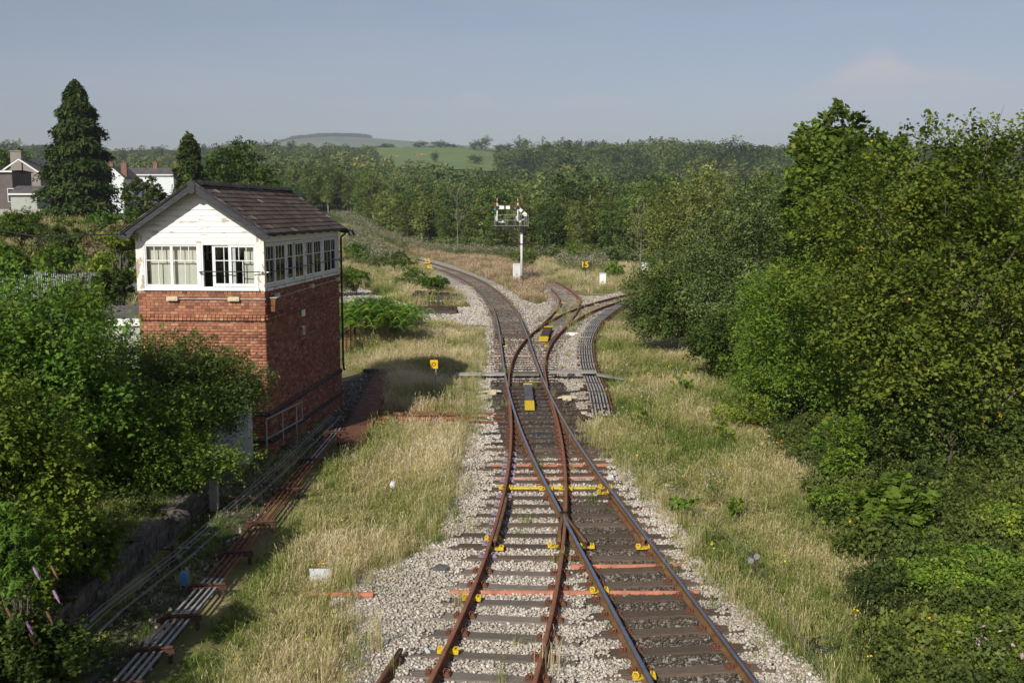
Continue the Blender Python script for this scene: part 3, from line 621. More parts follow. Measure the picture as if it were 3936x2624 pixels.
def stuff_bricks(name, rows, mat, parent):
    """rows: (origin, along, out, length, z, bond, proud): one mesh of bricks with their own edges"""
    V = []; F = []; A = []
    for (o, al, out, W, z, bond, proud) in rows:
        xsj = course_x(0, W, bond)
        for a, b in zip(xsj[:-1], xsj[1:]):
            g = .005; p = proud + r2g.uniform(-.003, .003); base = len(V); o2 = Vector(o); al2 = Vector(al); ou = Vector(out)
            for (u, d, zz) in ((a + g, 0, z + g), (b - g, 0, z + g), (b - g, 0, z + CH - g), (a + g, 0, z + CH - g)): V.append(o2 + al2 * u + Vector((0, 0, zz)))
            c = .003
            for (u, zz) in ((a + g + c, z + g + c), (b - g - c, z + g + c), (b - g - c, z + CH - g - c), (a + g + c, z + CH - g - c)): V.append(o2 + al2 * u + ou * p + Vector((0, 0, zz)))
            for f in ((4, 5, 6, 7), (0, 1, 5, 4), (1, 2, 6, 5), (2, 3, 7, 6), (3, 0, 4, 7)): F.append([base + q for q in f])
            A += [r2g.random()] * 5
    return tag(link(name, npmesh(name, [tuple(v) for v in V], F, mat, attr=A), parent), kind='stuff')
ncourse = 61; count = 0; rows_rest = []
for i in range(ncourse):
    z = TOP - (i + 1) * CH
    proud = .016 + (.085 if i == 9 else 0) + (.05 if i == 8 else 0) + (.05 if z < .98 else 0)
    bond = 'h' if i in (0, 9) else front_bond(i)
    xj = course_x(i, BW, bond)
    if count + len(xj) - 1 <= 300 and i < 15:
        for a, b in zip(xj[:-1], xj[1:]):
            link('brick', brick_mesh(b - a, proud), SB, (-BW + a, .012, z)); count += 1
    else: rows_rest.append(((-BW, .012, 0), (1, 0, 0), (0, -1, 0), BW, z, bond, proud))
stuff_bricks('brickwork', rows_rest, MT['brick_stuff'], SB)
rows = []
for i in range(ncourse):
    z = TOP - (i + 1) * CH
    proud = .016 + (.08 if i == 9 else 0) + (.045 if i == 8 else 0) + (.05 if z < .98 else 0) + (.05 if z < .2 else 0)
    rows.append(((-.012, 0, 0), (0, 1, 0), (1, 0, 0), BL, z, ('h' if i in (0, 9) else ('s0', 's1', 'h', 's1')[i % 4]), proud))
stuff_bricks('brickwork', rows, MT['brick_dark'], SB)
for z0, pr in ((.98, .07), (.2, .115)):
    pb_ = MB(); pb_.prism([(0, z0 - .03), (pr + .005, z0 - .03), (pr + .005, z0 + .02), (.02, z0 + .09), (0, z0 + .09)], 'y', -.03, BL + .03)
    pb_.build('plinth_course', MT['engbrick'], SB)
    MB().prism([(0, z0 - .03), (-pr - .005, z0 - .03), (-pr - .005, z0 + .02), (-.02, z0 + .09), (0, z0 + .09)], 'x', -BW, -.002).build('plinth_course', MT['engbrick'], SB)
# upper storey: floor, ceiling, rear wall, posts
box1('floor', MT['dark_int'], SB, -BW + .05, -.05, .05, BL - .05, 4.497, 4.53)
box1('ceiling', MT['interior'], SB, -BW + .02, -.02, .02, BL - .02, 6.14, 6.18)
box1('rear_wall', MT['interior'], SB, -BW + .03, -.03, BL - .1, BL - .01, 4.53, 6.14)
def post(x0, x1, y0, y1, z0=4.512, z1=6.16, m='peel'): box1('corner_post', MT[m], SB, x0, x1, y0, y1, z0, z1)
post(-.2, .012, -.012, .13); post(-BW - .012, -BW + .2, -.012, .13); post(-.13, .012, BL - .13, BL + .012); post(-BW - .012, -BW + .13, BL - .13, BL + .012)
def window(w_, h_, x, z, sashes, rot=0.0, loc=(0, 0), glass=True, fr=.05, name='window'):
    """sashes: (x0, x1, depth, stile, top lights, bottom lights); the frame lies in the x-z plane, outside is -y"""
    f = MB().box(0, fr, 0, .09, 0, h_).box(w_ - fr, w_, 0, .09, 0, h_).box(fr, w_ - fr, .002, .088, h_ - fr, h_).box(fr, w_ - fr, .002, .088, 0, fr)
    fo = f.build(name, MT['upvc'], SB, (loc[0], loc[1], z), (0, 0, rot))
    if rot == 0: fo.location.x += x
    else: fo.location.y += x
    for (x0, x1, d, st, nt_, nb_) in sashes:
        zb = fr + .012; zt = h_ - fr - .012
        s = MB().box(x0, x0 + st, d, d + .035, zb, zt).box(x1 - st, x1, d, d + .035, zb, zt).box(x0 + st, x1 - st, d + .001, d + .034, zb, zb + st * .95).box(x0 + st, x1 - st, d + .001, d + .034, zt - st * .6, zt)
        s.build('sash', MT['upvc'], fo)
        a0, a1 = x0 + st, x1 - st; b0, b1 = zb + st * .95, zt - st * .6; zm = b0 + (b1 - b0) * .63
        box1('glazing_bar', MT['upvc'], fo, a0, a1, d + .006, d + .03, zm - .012, zm + .012)
        for k in range(1, nt_):
            xx = a0 + (a1 - a0) * k / nt_; box1('glazing_bar', MT['upvc'], fo, xx - .01, xx + .01, d + .007, d + .029, zm + .012, b1)
        for k in range(1, nb_):
            xx = a0 + (a1 - a0) * k / nb_; box1('glazing_bar', MT['upvc'], fo, xx - .01, xx + .01, d + .007, d + .029, b0, zm - .012)
        if glass:
            for (p0, p1, n_) in ((zm + .012, b1, nt_), (b0, zm - .012, nb_)):
                for k in range(n_):
                    u0 = a0 + (a1 - a0) * k / n_ + (.01 if k else 0); u1 = a0 + (a1 - a0) * (k + 1) / n_ - (.01 if k < n_ - 1 else 0)
                    box1('pane', MT['glass'], fo, u0 - .002, u1 + .002, d + .015, d + .021, p0 - .002, p1 + .002)
    return fo
WZ, WH = 4.585, 1.275
window(1.62, WH, -BW + .2, WZ, [(.03, .82, .02, .05, 3, 2), (.8, 1.59, .021, .05, 3, 2)])
window(1.62, WH, -.2 - 1.62 + .02, WZ, [(.30, .97, .05, .085, 2, 2), (.78, 1.59, .012, .085, 3, 2)])
box1('mullion', MT['upvc'], SB, -BW + 1.825, -1.805, -.01, .1, WZ, 5.86)
box1('window_sill', MT['upvc'], SB, -BW + .16, -.14, -.06, .06, 4.53, 4.583)
box1('head_board', MT['board'], SB, -BW + .2, -.2, -.006, .08, 5.862, 6.0)
# gable boards, each with its own lap, cut to the roof slope
RZ, EZ, RX = 7.5, 6.15, -BW / 2; SLOPE = (RZ - EZ) / (BW / 2 + .22)
def roof_z(x): return RZ - abs(x - RX) * SLOPE
z = 6.003; k = 0
while z < RZ - .2:
    z2 = min(z + .152, RZ - .12)
    hw1 = min(BW / 2 - (.2 if z < 6.16 else .004), (RZ - .06 - z) / SLOPE); hw2 = max(.02, min(BW / 2 - (.2 if z < 6.1 else .004), (RZ - .06 - z2) / SLOPE))
    if z < 6.16: hw2 = min(hw2, hw1)
    yo = -.004 - (.004 if k % 2 else 0)
    V = [(RX - hw1, yo - .014, z), (RX + hw1, yo - .014, z), (RX + hw2, yo, z2), (RX - hw2, yo, z2), (RX - hw1, .05, z), (RX + hw1, .05, z), (RX + hw2, .05, z2), (RX - hw2, .05, z2)]
    MB().add(V, [(0, 1, 2, 3), (4, 7, 6, 5), (0, 4, 5, 1), (1, 5, 6, 2), (2, 6, 7, 3), (3, 7, 4, 0)]).build('gable_board', MT['board'], SB); z += .157; k += 1
MB().prism([(RX - BW / 2 + .03, 6.15), (RX + BW / 2 - .03, 6.15), (RX, RZ - .1)], 'y', .055, .1).build('gable_backing', MT['dark_int'], SB)
MB().prism([(RX - BW / 2 + .03, 6.15), (RX + BW / 2 - .03, 6.15), (RX, RZ - .1)], 'y', BL - .1, BL - .05).build('gable_backing', MT['board'], SB)
# side windows: four bays each side
bays = [(.14, 2.02), (2.28, 1.88), (4.38, 1.92), (6.5, 1.92)]
for i, (v, wv) in enumerate(bays):
    sa = [(.03, wv * .5, .045, .07, 2 if i in (1,) else 3, 2), (wv * .47, wv - .03, .012, .07, 3, 2)]
    if i == 1: sa = [(.03, wv * .42, .045, .07, 2, 1), (wv * .44, wv - .03, .012, .07, 3, 2)]
    if i == 3: sa = [(.1, wv * .58, .012, .06, 3, 2), (wv * .55, wv - .03, .045, .07, 2, 1)]
    window(wv, WH - .02, v, WZ + .015, sa, math.pi / 2, (.0, 0))
    window(wv, WH - .02, v + wv, WZ + .015, [(.03, wv * .5, .045, .07, 3, 2), (wv * .47, wv - .03, .012, .07, 3, 2)], -math.pi / 2, (-BW, 0))
for a, b in ((2.16, 2.28), (4.16, 4.38), (6.3, 6.5)):
    for x0, x1 in ((-.1, .008), (-BW - .008, -BW + .1)): box1('mullion', MT['peel'], SB, x0, x1, a, b, 4.56, 5.87)
for x0, x1 in ((-.1, .006), (-BW - .006, -BW + .1)):
    box1('frieze_board', MT['white'], SB, x0, x1, .13, BL - .13, 5.872, 6.15)
    box1('window_sill', MT['peel'], SB, x0 - .05, x1 + .05, .13, BL - .13, 4.512, 4.583)
for k in range(17):
    yv = .3 + k * .49; MB().prism([(.008, 6.04), (.05, 6.09), (.1, 6.15), (.008, 6.15)], 'y', yv, yv + .12).build('eaves_bracket', MT['cream'], SB)
# blinds and what is seen inside
def blind(x0, x1, yb, m, sub='blind_slat', parent=None):
    bo = box1('blind', MT['upvc'], SB, x0, x1, yb - .02, yb + .02, 5.8, 5.84); n = int((x1 - x0) / .105)
    for k in range(n):
        xa = x0 + (x1 - x0) * k / n; a = .22 + .1 * math.sin(k * 2.1)
        MB().box(0, .112, -.001, .001, 4.62, 5.8).build(sub, MT[m], bo, (xa, yb, 0), (0, 0, a))
blind(-BW + .3, -BW + 1.78, .18, 'blind'); blind(-.62, -.26, .18, 'blind')
for (v0, v1) in ((1.15, 2.05), (4.55, 5.35)):
    box1('roller_blind', MT['ochre'], SB, -.125, -.12, v0, v1, 4.6, 5.86)
box1('white_panel', MT['white'], SB, -.4, -.37, 2.4, 2.95, 4.6, 5.3)
MB().prism([(3.5, 4.55), (4.05, 4.55), (4.05, 5.25), (3.9, 5.42), (3.6, 5.42), (3.5, 5.3)], 'x', -.3, -.26).build('instrument_panel', MT['white'], SB)
box1('desk', MT['dark_int'], SB, -2.6, -1.2, 1.2, 2.0, 4.535, 5.3)
box1('block_shelf', MT['dark_int'], SB, -3.2, -2.7, 2.0, 6.5, 4.54, 5.2)
# roof
sl_len = math.hypot(BW / 2 + .22, RZ - EZ); ang = math.atan(SLOPE)
Y0R, Y1R = -.4, BL + .25
MB().prism([(RX, RZ - .04), (.21, EZ - .04), (.21, EZ - .02), (RX, RZ - .02)], 'y', Y0R + .05, Y1R - .02).build('roof_deck', MT['dark_int'], SB)
MB().prism([(RX, RZ - .04), (-BW - .21, EZ - .04), (-BW - .21, EZ - .02), (RX, RZ - .02)], 'y', Y0R + .05, Y1R - .02).build('roof_deck', MT['dark_int'], SB)
ncol = 31; tw = (Y1R - Y0R) / ncol; nrow = 11; gauge = (sl_len + .03) / nrow
tlm = []
for s in range(4):
    rr = random.Random(s); j = lambda q=.004: rr.uniform(-q, q)
    tb_ = MB(); l = gauge + .06; w_ = tw - .006
    V = [(j(), j(.006), 0), (w_ + j(), j(.006), 0), (w_, l, 0), (0, l, 0), (j(), j(.006), .02), (w_ + j(), j(.006), .02), (w_, l, .014), (0, l, .014)]
    tb_.add(V, [(0, 3, 2, 1), (4, 5, 6, 7), (0, 1, 5, 4), (1, 2, 6, 5), (2, 3, 7, 6), (3, 0, 4, 7)]); tb_.box(w_ - .03, w_, 0, l, .015, .028); tlm.append(tb_)
TLM = [b.mesh('roof_tile', MT['tile']) for b in tlm]
cnt = 0; left_over = []
def tile_T(side, row, col, jit):
    s0 = row * gauge - .03
    if side > 0: M4 = Matrix.Translation((.23 - s0 * math.cos(ang), Y0R + col * tw + (tw / 2 if row % 2 else 0) * 0, EZ + s0 * math.sin(ang))) @ Matrix.Rotation(math.pi / 2, 4, 'Z') @ Matrix.Rotation(ang - .075, 4, 'X')
    else: M4 = Matrix.Translation((-BW - .23 + s0 * math.cos(ang), Y0R + (col + 1) * tw, EZ + s0 * math.sin(ang))) @ Matrix.Rotation(-math.pi / 2, 4, 'Z') @ Matrix.Rotation(ang - .075, 4, 'X')
    return M4 @ Matrix.Translation((0, 0, jit[0])) @ Matrix.Rotation(jit[1], 4, 'Z')
for row in range(nrow):
    for col in range(ncol):
        jit = (r2g.uniform(0, .007), r2g.uniform(-.012, .012)); T4 = tile_T(1, row, col, jit)
        if cnt < 300:
            o = link('roof_tile', TLM[r2g.randrange(4)], SB); o.matrix_basis = T4; cnt += 1
        else: left_over.append(T4)
for row in range(nrow):
    for col in range(ncol): left_over.append(tile_T(-1, row, col, (r2g.uniform(0, .007), r2g.uniform(-.012, .012))))
V = []; F = []; A = []
for T4 in left_over:
    b = tlm[r2g.randrange(4)]; base = len(V); V += [tuple(T4 @ Vector(v)) for v in b.V]; F += [[base + q for q in f] for f in b.F]; A += [r2g.random()] * len(b.F)
tag(link('tiles', npmesh('tiles', V, F, MT['tile_stuff'], attr=A), SB), kind='stuff')
rm = MB().prism([(-.14, -.07), (-.125, -.075), (0, .02), (.125, -.075), (.14, -.07), (.02, .055), (-.02, .055)], 'y', 0, .44).mesh('ridge_tile', MT['ridge'])
for k in range(21):
    link('ridge_tile', rm, SB, (RX + r2g.uniform(-.01, .01), Y0R - .02 + k * .447, RZ + .05 + r2g.uniform(-.012, .012)), (r2g.uniform(-.02, .02), r2g.uniform(-.04, .04), 0))
def barge(sx):
    P_ = [(0, 7.56), (2.13, 6.105), (2.13, 5.98), (1.93, 5.975), (1.82, 6.02), (1.76, 6.11), (1.70, 6.19), (0, 7.31)]
    return [(RX + sx * a, b) for a, b in P_]
for sx in (1, -1):
    for yb in (-.44, BL + .22): MB().prism(barge(sx), 'y', yb, yb + .045).build('bargeboard', MT['barge'], SB)
    MB().bar((RX + sx * .06, -.448, 7.5), (RX + sx * 2.1, -.448, 6.1), .02, .05, up=(0, 1, 0)).build('barge_moulding', MT['barge'], SB)
    MB().prism([(RX + sx * 2.13, 6.135), (RX + sx * 2.13, 6.165), (RX, 7.605), (RX, 7.575)], 'y', -.46, -.39).build('verge_mortar', MT['ridge'], SB)
MB().prism([(RX - .1, 7.5), (RX, 7.6), (RX + .1, 7.5), (RX + .1, 7.27), (RX, 7.22), (RX - .1, 7.27)], 'y', -.475, -.441).build('apex_block', MT['barge'], SB)
MB().prism([(RX - .04, 7.58), (RX + .04, 7.58), (RX, 7.72)], 'y', -.44, -.4).build('ridge_cap', MT['ridge'], SB)
for sx, gx in ((1, .27), (-1, -BW - .27)):
    gp = [(gx + .06 * math.cos(a), EZ - .02 + .055 * math.sin(a)) for a in np.linspace(math.pi, 2 * math.pi, 7)] + [(gx + .05 * math.cos(a), EZ - .02 + .045 * math.sin(a)) for a in np.linspace(2 * math.pi, math.pi, 7)]
    MB().prism(gp, 'y', Y0R + .1, Y1R).build('gutter', MT['black'], SB)
for k in range(9): MB().box(.2, .335, .1 + k * 1.0, .14 + k * 1.0, EZ - .095, EZ - .075).build('gutter_bracket', MT['black'], SB)
MB().tube([(.27, BL + .1, EZ - .06), (.24, BL + .1, EZ - .2), (.09, BL + .08, EZ - .32), (.09, BL + .06, 5.6), (.09, BL + .06, 1.25), (.12, BL + .02, 1.05), (.16, BL - .02, 1.02)], .038, 8).build('downpipe', MT['black'], SB)
for zz in (5.3, 4.5, 3.4, 2.3): box1('pipe_bracket', MT['black'], SB, .03, .14, BL + .01, BL + .11, zz, zz + .03)
fl = MB().box(-.14, .14, -.05, .05, -.1, .1).box(-.02, .02, .05, .12, -.02, .02); flo = fl.build('floodlight', MT['black'], SB, (.42, BL + .25, 5.98), (.5, 0, -.7))
MB().box(-.12, .12, -.054, -.051, -.08, .08).build('lamp_glass', MT['grey_metal'], flo)
MB().bar((.1, BL + .1, 6.02), (.42, BL + .25, 6.0), .035).build('floodlight_arm', MT['black'], SB)
# bulkhead lamps, conduits, bars, plates
def bulkhead(x, y, z, rot):
    b = MB().prism([(-.15, -.06), (.15, -.06), (.165, -.03), (.165, .04), (.145, .06), (-.145, .06), (-.165, .04), (-.165, -.03)], 'y', -.1, -.01)
    o = b.build('bulkhead_lamp', MT['cream'], SB, (x, y, z), (0, 0, rot)); MB().box(-.12, .12, -.112, -.099, -.04, .035).build('lamp_cover', MT['cream'], o)
bulkhead(-2.66, -.006, 4.30, 0); bulkhead(-.88, -.006, 4.30, 0)
MB().tube([(-2.5, -.045, 4.29), (.03, -.045, 4.29)], .012, 6).build('conduit', MT['grey_metal'], SB)
for v in (.95, 4.75, 8.2): bulkhead(.006, v, 4.34, math.pi / 2)
MB().tube([(.045, .3, 4.26), (.045, 8.1, 4.34)], .012, 6).build('conduit', MT['grey_metal'], SB)
MB().tube([(-1.83, -.13, 5.07), (-.05, -.13, 5.07)], .014, 8).build('guard_bar', MT['black'], SB)
MB().tube([(.12, .05, 5.05), (.12, BL - .1, 5.05)], .016, 8).build('guard_bar', MT['black'], SB)
for x in (-1.84, -.06): MB().box(x - .035, x + .035, -.14, .0, 5.055, 5.085).build('bar_bracket', MT['upvc'], SB)
for v in (.1, 2.22, 4.27, 6.4, 8.45): MB().box(.0, .135, v - .03, v + .03, 5.035, 5.065).build('bar_bracket', MT['peel'], SB)
MB().prism([(.03, 3.92), (.2, 3.92), (.2, 4.05), (.23, 4.3), (.03, 4.3)], 'y', .25, .5).build('loudspeaker', MT['rust'], SB)
box1('loudspeaker_hood', MT['concrete'], SB, .03, .27, .22, .53, 4.3, 4.33)
box1('notice_plate', MT['white'], SB, .03, .045, 3.55, 3.95, 3.45, 3.66)
for zz in (3.48, 3.63): box1('plate_screw', MT['black'], SB, .045, .05, 3.73, 3.76, zz - .01, zz + .01)
tm = text_mesh('TU', .42, .004, MT['white'], .006); to = link('lettering', tm, SB, (.036, 3.76, 2.98), (math.pi / 2, 0, math.pi / 2)); to.scale = (.62, 1, 1)
box1('vent_grille', MT['black'], SB, .02, .034, 3.62, 3.86, 2.55, 2.68)

# ---------------------------------------------------------------- round the box
hr = thing('handrail', 'galvanised tube handrail beside the signal box corner', 'handrail', (0, 0, 0))
hp_ = [(-6.93, 29.45), (-6.74, 30.7), (-6.55, 31.75)]
for (x, y) in hp_: MB().tube([(x, y, -.45), (x, y, .92)], .024, 8).build('post', MT['grey_metal'], hr)
MB().tube([(-6.93, 29.45, .93), (-6.55, 31.75, .93), (-6.47, 32.25, .93), (-6.47, 32.25, .4)], .024, 8).build('top_rail', MT['grey_metal'], hr)
MB().tube([(-6.93, 29.45, .38), (-6.47, 32.25, .38)], .022, 8).build('mid_rail', MT['grey_metal'], hr)
cb = thing('relay_cabinet', 'grey steel cabinet with sloping lid against the box front, behind the bush', 'cabinet', (-7.75, 29.25, -.3))
box1('body', MT['cab_grey'], cb, -.75, .42, -.25, .25, 0, 2.25); MB().prism([(-.32, 2.25), (.3, 2.25), (.3, 2.42), (-.32, 2.33)], 'x', -.8, .47).build('lid', MT['grey_metal'], cb)
box1('door', MT['cab_grey'], cb, -.7, -.05, -.262, -.25, .1, 2.15); box1('handle', MT['black'], cb, -.1, -.07, -.29, -.262, 1.1, 1.3); box1('warning_label', MT['white'], cb, .1, .3, -.258, -.252, 1.2, 1.45)
cab = thing('portable_cabin', 'low white cabin roof half hidden behind the left bushes', 'cabin', (-13.4, 38.5, 0))
box1('wall', MT['wall_green'], cab, -2.3, 2.2, -1.2, 1.2, -.3, 2.75); box1('fascia', MT['white'], cab, -2.4, 2.3, -1.32, 1.3, 2.75, 3.0)
MB().prism([(-1.25, 3.0), (1.25, 3.0), (0, 3.35)], 'x', -2.3, 2.2).build('roof', MT['slate'], cab); box1('door', MT['white'], cab, -1.6, -.8, -1.225, -1.202, -.2, 1.9)
pl_ = DP([(775, 1012), (830, 1024), (905, 860), (862, 852)], -.1)
b = MB(); b.add([(x, y, -.16) for x, y in pl_] + [(x, y, -.1) for x, y in pl_], [(3, 2, 1, 0), (4, 5, 6, 7), (0, 1, 5, 4), (1, 2, 6, 5), (2, 3, 7, 6), (3, 0, 4, 7)])
wk = thing('walkway_plate', 'rusty chequer plate walkway covering the rods beside the signal box', 'walkway', (0, 0, 0)); b.build('plate', mat('rusty chequer plate', (0.09, 0.035, 0.02), .8, scale=2.2, col2=(0.2, 0.085, 0.045), bump=.8, bscale=60), wk)
a0 = Vector((*pl_[0], -.13)); a1 = Vector((*pl_[1], -.13)); b0 = Vector((*pl_[3], -.13)); b1 = Vector((*pl_[2], -.13))
MB().bar(a1, b1, .05, .09).build('edge_angle', MT['rust'], wk); MB().bar(a0, b0, .05, .09).build('edge_angle', MT['rust_dark'], wk)
for k in range(6):
    q = a0.lerp(b0, k / 5); MB().bar(q - Vector((0, 0, .03)), a1.lerp(b1, k / 5) - Vector((0, 0, .03)), .08, .1).build('support', MT['rust_dark'], wk)
MB().box(-.9, .9, -.15, .15, -.2, -.06).build('end_timber', MT['sleeper_dark'], wk, ((b0.x + b1.x) / 2 - .1, b0.y + .3, 0))
# left run of point rodding
rods = thing('point_rodding', 'run of rods on rollers along the left cess, rusty then galvanised', 'point rodding', (0, 0, 0))
lp = np.array([tuple(G(px, py, -.06)[:2]) for px, py in ((215, 1660), (290, 1568), (400, 1440), (500, 1325), (600, 1205), (690, 1090), (780, 983))])
def offset_line(P_, o):
    d = np.gradient(P_, axis=0); d /= np.linalg.norm(d, axis=1)[:, None]; return P_ + np.stack([d[:, 1], -d[:, 0]], 1) * o
for k, o in enumerate((-.2, -.085, .03, .13)):
    L_ = offset_line(lp, o); z = -.06
    segs = [(0, 3, 'rod'), (2.97, 5.2, 'rust'), (5.18, 6, 'rod' if k in (1, 2) else 'rust')]
    for (s0, s1, m_) in segs:
        tt = np.linspace(s0, s1, 8); xx = np.interp(tt, range(7), L_[:, 0]); yy_ = np.interp(tt, range(7), L_[:, 1])
        bb = MB()
        for q in range(7): bb.bar((xx[q], yy_[q], z), (xx[q + 1], yy_[q + 1], z), .036, .03)
        bb.build('rod', MT[m_], rods)
for s0 in np.arange(.3, 6, .62):
    x = np.interp(s0, range(7), lp[:, 0]); y = np.interp(s0, range(7), lp[:, 1])
    MB().box(-.38, .32, -.05, .05, -.1, -.035).box(-.36, -.3, -.04, .04, -.3, -.1).box(.22, .28, -.04, .04, -.3, -.1).tube([(-.34, 0, -.01), (.3, 0, -.01)], .03, 6).build('roller_stool', MT['rust_dark'], rods, (x, y, 0), (0, 0, .15))
for wi, (o, z) in enumerate(((0, .12), (.05, .13), (.11, .1), (-.06, .15), (.32, .08), (.37, .09))):
    pts = [G(60 - 40, 1610, 0), G(240, 1415, 0), G(400, 1288, 0), G(545, 1165, 0), G(650, 1068, 0), G(760, 965, 0)]
    t_ = MB().tube([(p.x + o * .9, p.y, z + .03 * (i % 2)) for i, p in enumerate(pts)], .0045, 5)
    tag(t_.build('signal_wire', MT['grey_metal']), 'thin signal wire running along the cess left of the rods', 'wire', 'signal wires left of the rods')
for k, (px, py) in enumerate(((398, 1300), (545, 1175))):
    p = G(px, py, -.25); ws = thing('wire_post', ('nearer', 'farther')[k] + ' short pulley post carrying the signal wires in the left cess', 'post', p)
    MB().box(-.03, .03, -.03, .03, -.2, .42).build('stake', MT['rust_dark'], ws); MB().bar((-.25, 0, .36), (.42, 0, .34), .03).build('cross_bar', MT['rust_dark'], ws)
    for o in (-.15, 0, .15, .3): MB().tube([(o, -.012, .37), (o, .012, .37)], .035, 8).build('pulley', MT['grey_metal'], ws)
# old platform wall
pw0 = Vector((-7.28, 9.0, 0)); pwl = 18.0
pw = thing('platform_wall', 'low crumbling stone platform face under the left bushes', 'wall', (-7.28, 9.0, 0)); box1('core', MT['soil'], pw, -.3, -.02, 0, pwl, -.35, .3)
for row in range(4):
    y = -(row % 2) * .2
    while y < pwl - .1:
        l = r2g.uniform(.3, .52); MB().box(-.12, .02 + r2g.uniform(-.02, .02), y + .008, min(pwl, y + l) - .008, -.32 + row * .165 + .006, -.32 + (row + 1) * .165 - .006).build('stone', MT['stone_old'], pw); y += l
y = 0
while y < pwl:
    l = r2g.uniform(.5, .9)
    if r2g.random() < .75: MB().box(-.36, .06 + r2g.uniform(-.04, .02), y + .01, y + l - .01, .343, .43).build('coping_stone', MT['stone_old'], pw)
    y += l
p = G(502, 1190, -.3); cp = thing('concrete_post', 'squat weathered concrete post at the end of the platform wall', 'post', (-7.02, 24.4, -.3))
MB().box(-.09, .09, -.09, .09, 0, .75).prism([(-.09, .75), (.09, .75), (.05, .9), (-.05, .9)], 'y', -.09, .09).build('shaft', MT['concrete'], cp)
p = G(431, 1352, -.25); bb = thing('blue_marker', 'small blue box on a pale stake beside the rusty rods', 'marker', p)
MB().box(-.03, .03, -.02, .02, -.05, .42).build('stake', MT['concrete'], bb); MB().prism([(-.12, .1), (.02, .1), (.02, .34), (-.1, .34)], 'y', -.1, .06).build('box', MT['blue'], bb)
# cross rods from the box to the points
for k, (py, lab) in enumerate(((949, 'farthest'), (958, 'middle'), (968, 'nearest'))):
    a = G(840 if k else 870, py, -.15); b = G(1160, py + 1, -.15); cr_ = thing('cross_rod', lab + ' of three rusty channel rods running from the box to the main line', 'rod', (0, 0, 0))
    MB().bar(a, b, .07, .07).build('rod', MT['rust'], cr_)
    for q in (.2, .5, .8): m_ = a.lerp(b, q); MB().box(m_.x - .12, m_.x + .12, m_.y - .06, m_.y + .06, -.25, -.12).build('roller_stool', MT['rust_dark'], cr_)
# right run of rods
rr_ = thing('point_rodding', 'bundle of grey rods curving beside the branch track on the right', 'point rodding', (0, 0, 0))
rp = np.array([tuple(G(px, py, -.08)[:2]) for px, py in ((1386, 952), (1375, 900), (1361, 865), (1352, 840), (1348, 810), (1348, 790), (1355, 765), (1372, 738), (1400, 716), (1440, 694))])
for k in range(7):
    L_ = offset_line(rp, -.36 + k * .115); s0 = [.0, .0, .25, .1, .3, 0, .1][k]
    tt = np.linspace(s0, 9, 30); xx = np.interp(tt, range(10), L_[:, 0]); yy_ = np.interp(tt, range(10), L_[:, 1]); bbb = MB()
    for q in range(29): bbb.bar((xx[q], yy_[q], -.06), (xx[q + 1], yy_[q + 1], -.06), .05, .05)
    bbb.build('rod', MT['rust'] if k == 6 else MT['rod'], rr_)
for s0 in np.arange(.4, 8.8, .55):
    x = np.interp(s0, range(10), rp[:, 0]); y = np.interp(s0, range(10), rp[:, 1]); MB().box(-.5, .5, -.06, .06, -.16, -.095).box(-.46, -.38, -.05, .05, -.3, -.16).box(.38, .46, -.05, .05, -.3, -.16).bar((-.48, 0, -.015), (.48, 0, -.015), .03).build('roller_stool', MT['rust_dark'], rr_, (x, y, 0), (0, 0, -.1))
cr2 = thing('crank_frame', 'dark oily point cranks and rods between the points and the grey rods', 'point crank', (0, 0, 0))
for (x0, py, x1, py1) in ((1270, 905, 1360, 893), (1285, 925, 1375, 915), (1290, 945, 1380, 938), (1310, 960, 1390, 962), (1330, 950, 1398, 975)):
    a = G(x0, py, -.15); b = G(x1, py1, -.15); MB().bar(a, b, .05, .05).build('rod', MT['rust_dark'], cr2)
for (px, py) in ((1345, 895), (1365, 915), (1360, 945), (1380, 960), (1340, 962)):
    a = G(px, py, -.16); MB().box(-.22, .22, -.07, .07, 0, .07).box(-.06, .06, -.2, .2, .05, .11).tube([(0, 0, 0), (0, 0, .16)], .05, 8).build('crank', MT['rust_dark'], cr2, a, (0, 0, r2g.uniform(-.8, .8)))
cr3 = thing('crank_frame', 'rusty compensating crank at the bend of the grey rods', 'point crank', G(1415 * .968, 782, -.2))
MB().box(-.35, .45, -.15, .15, 0, .06).box(.1, .5, -.12, .12, .06, .28).bar((-.9, .1, .1), (.3, .1, .12), .05).build('crank', MT['rust_dark'], cr3)
# timber foot crossing
fc = thing('foot_crossing', 'grey timber board crossing laid over the rails beyond the points', 'foot crossing', (0, 0, 0))
def board(px0, px1, py, z, w_, zt=None, name='plank', parent=fc, m='plank'):
    a = G(px0, py, z); b = G(px1, py, z)
    n = 3
    for k in range(n): MB().bar((a.x, a.y + (k - 1) * w_ / n, z - .03), (b.x, b.y + (k - 1) * w_ / n, (zt if zt is not None else z) - .03), w_ / n - .008, .06).build(name, MT[m], parent)
board(1047, 1160, 857, .01, .55); board(1178, 1238, 857, -.01, .62, m='sleeper'); board(1262, 1369, 852, .14, .55)
board(1370, 1446, 858, .10, .5, zt=-.12)
for px in (1055, 1100, 1150, 1270, 1310, 1360): a = G(px, 861, -.2); MB().box(-.1, .1, -.28, .28, -.06, .16).build('bearer', MT['sleeper_dark'], fc, a)
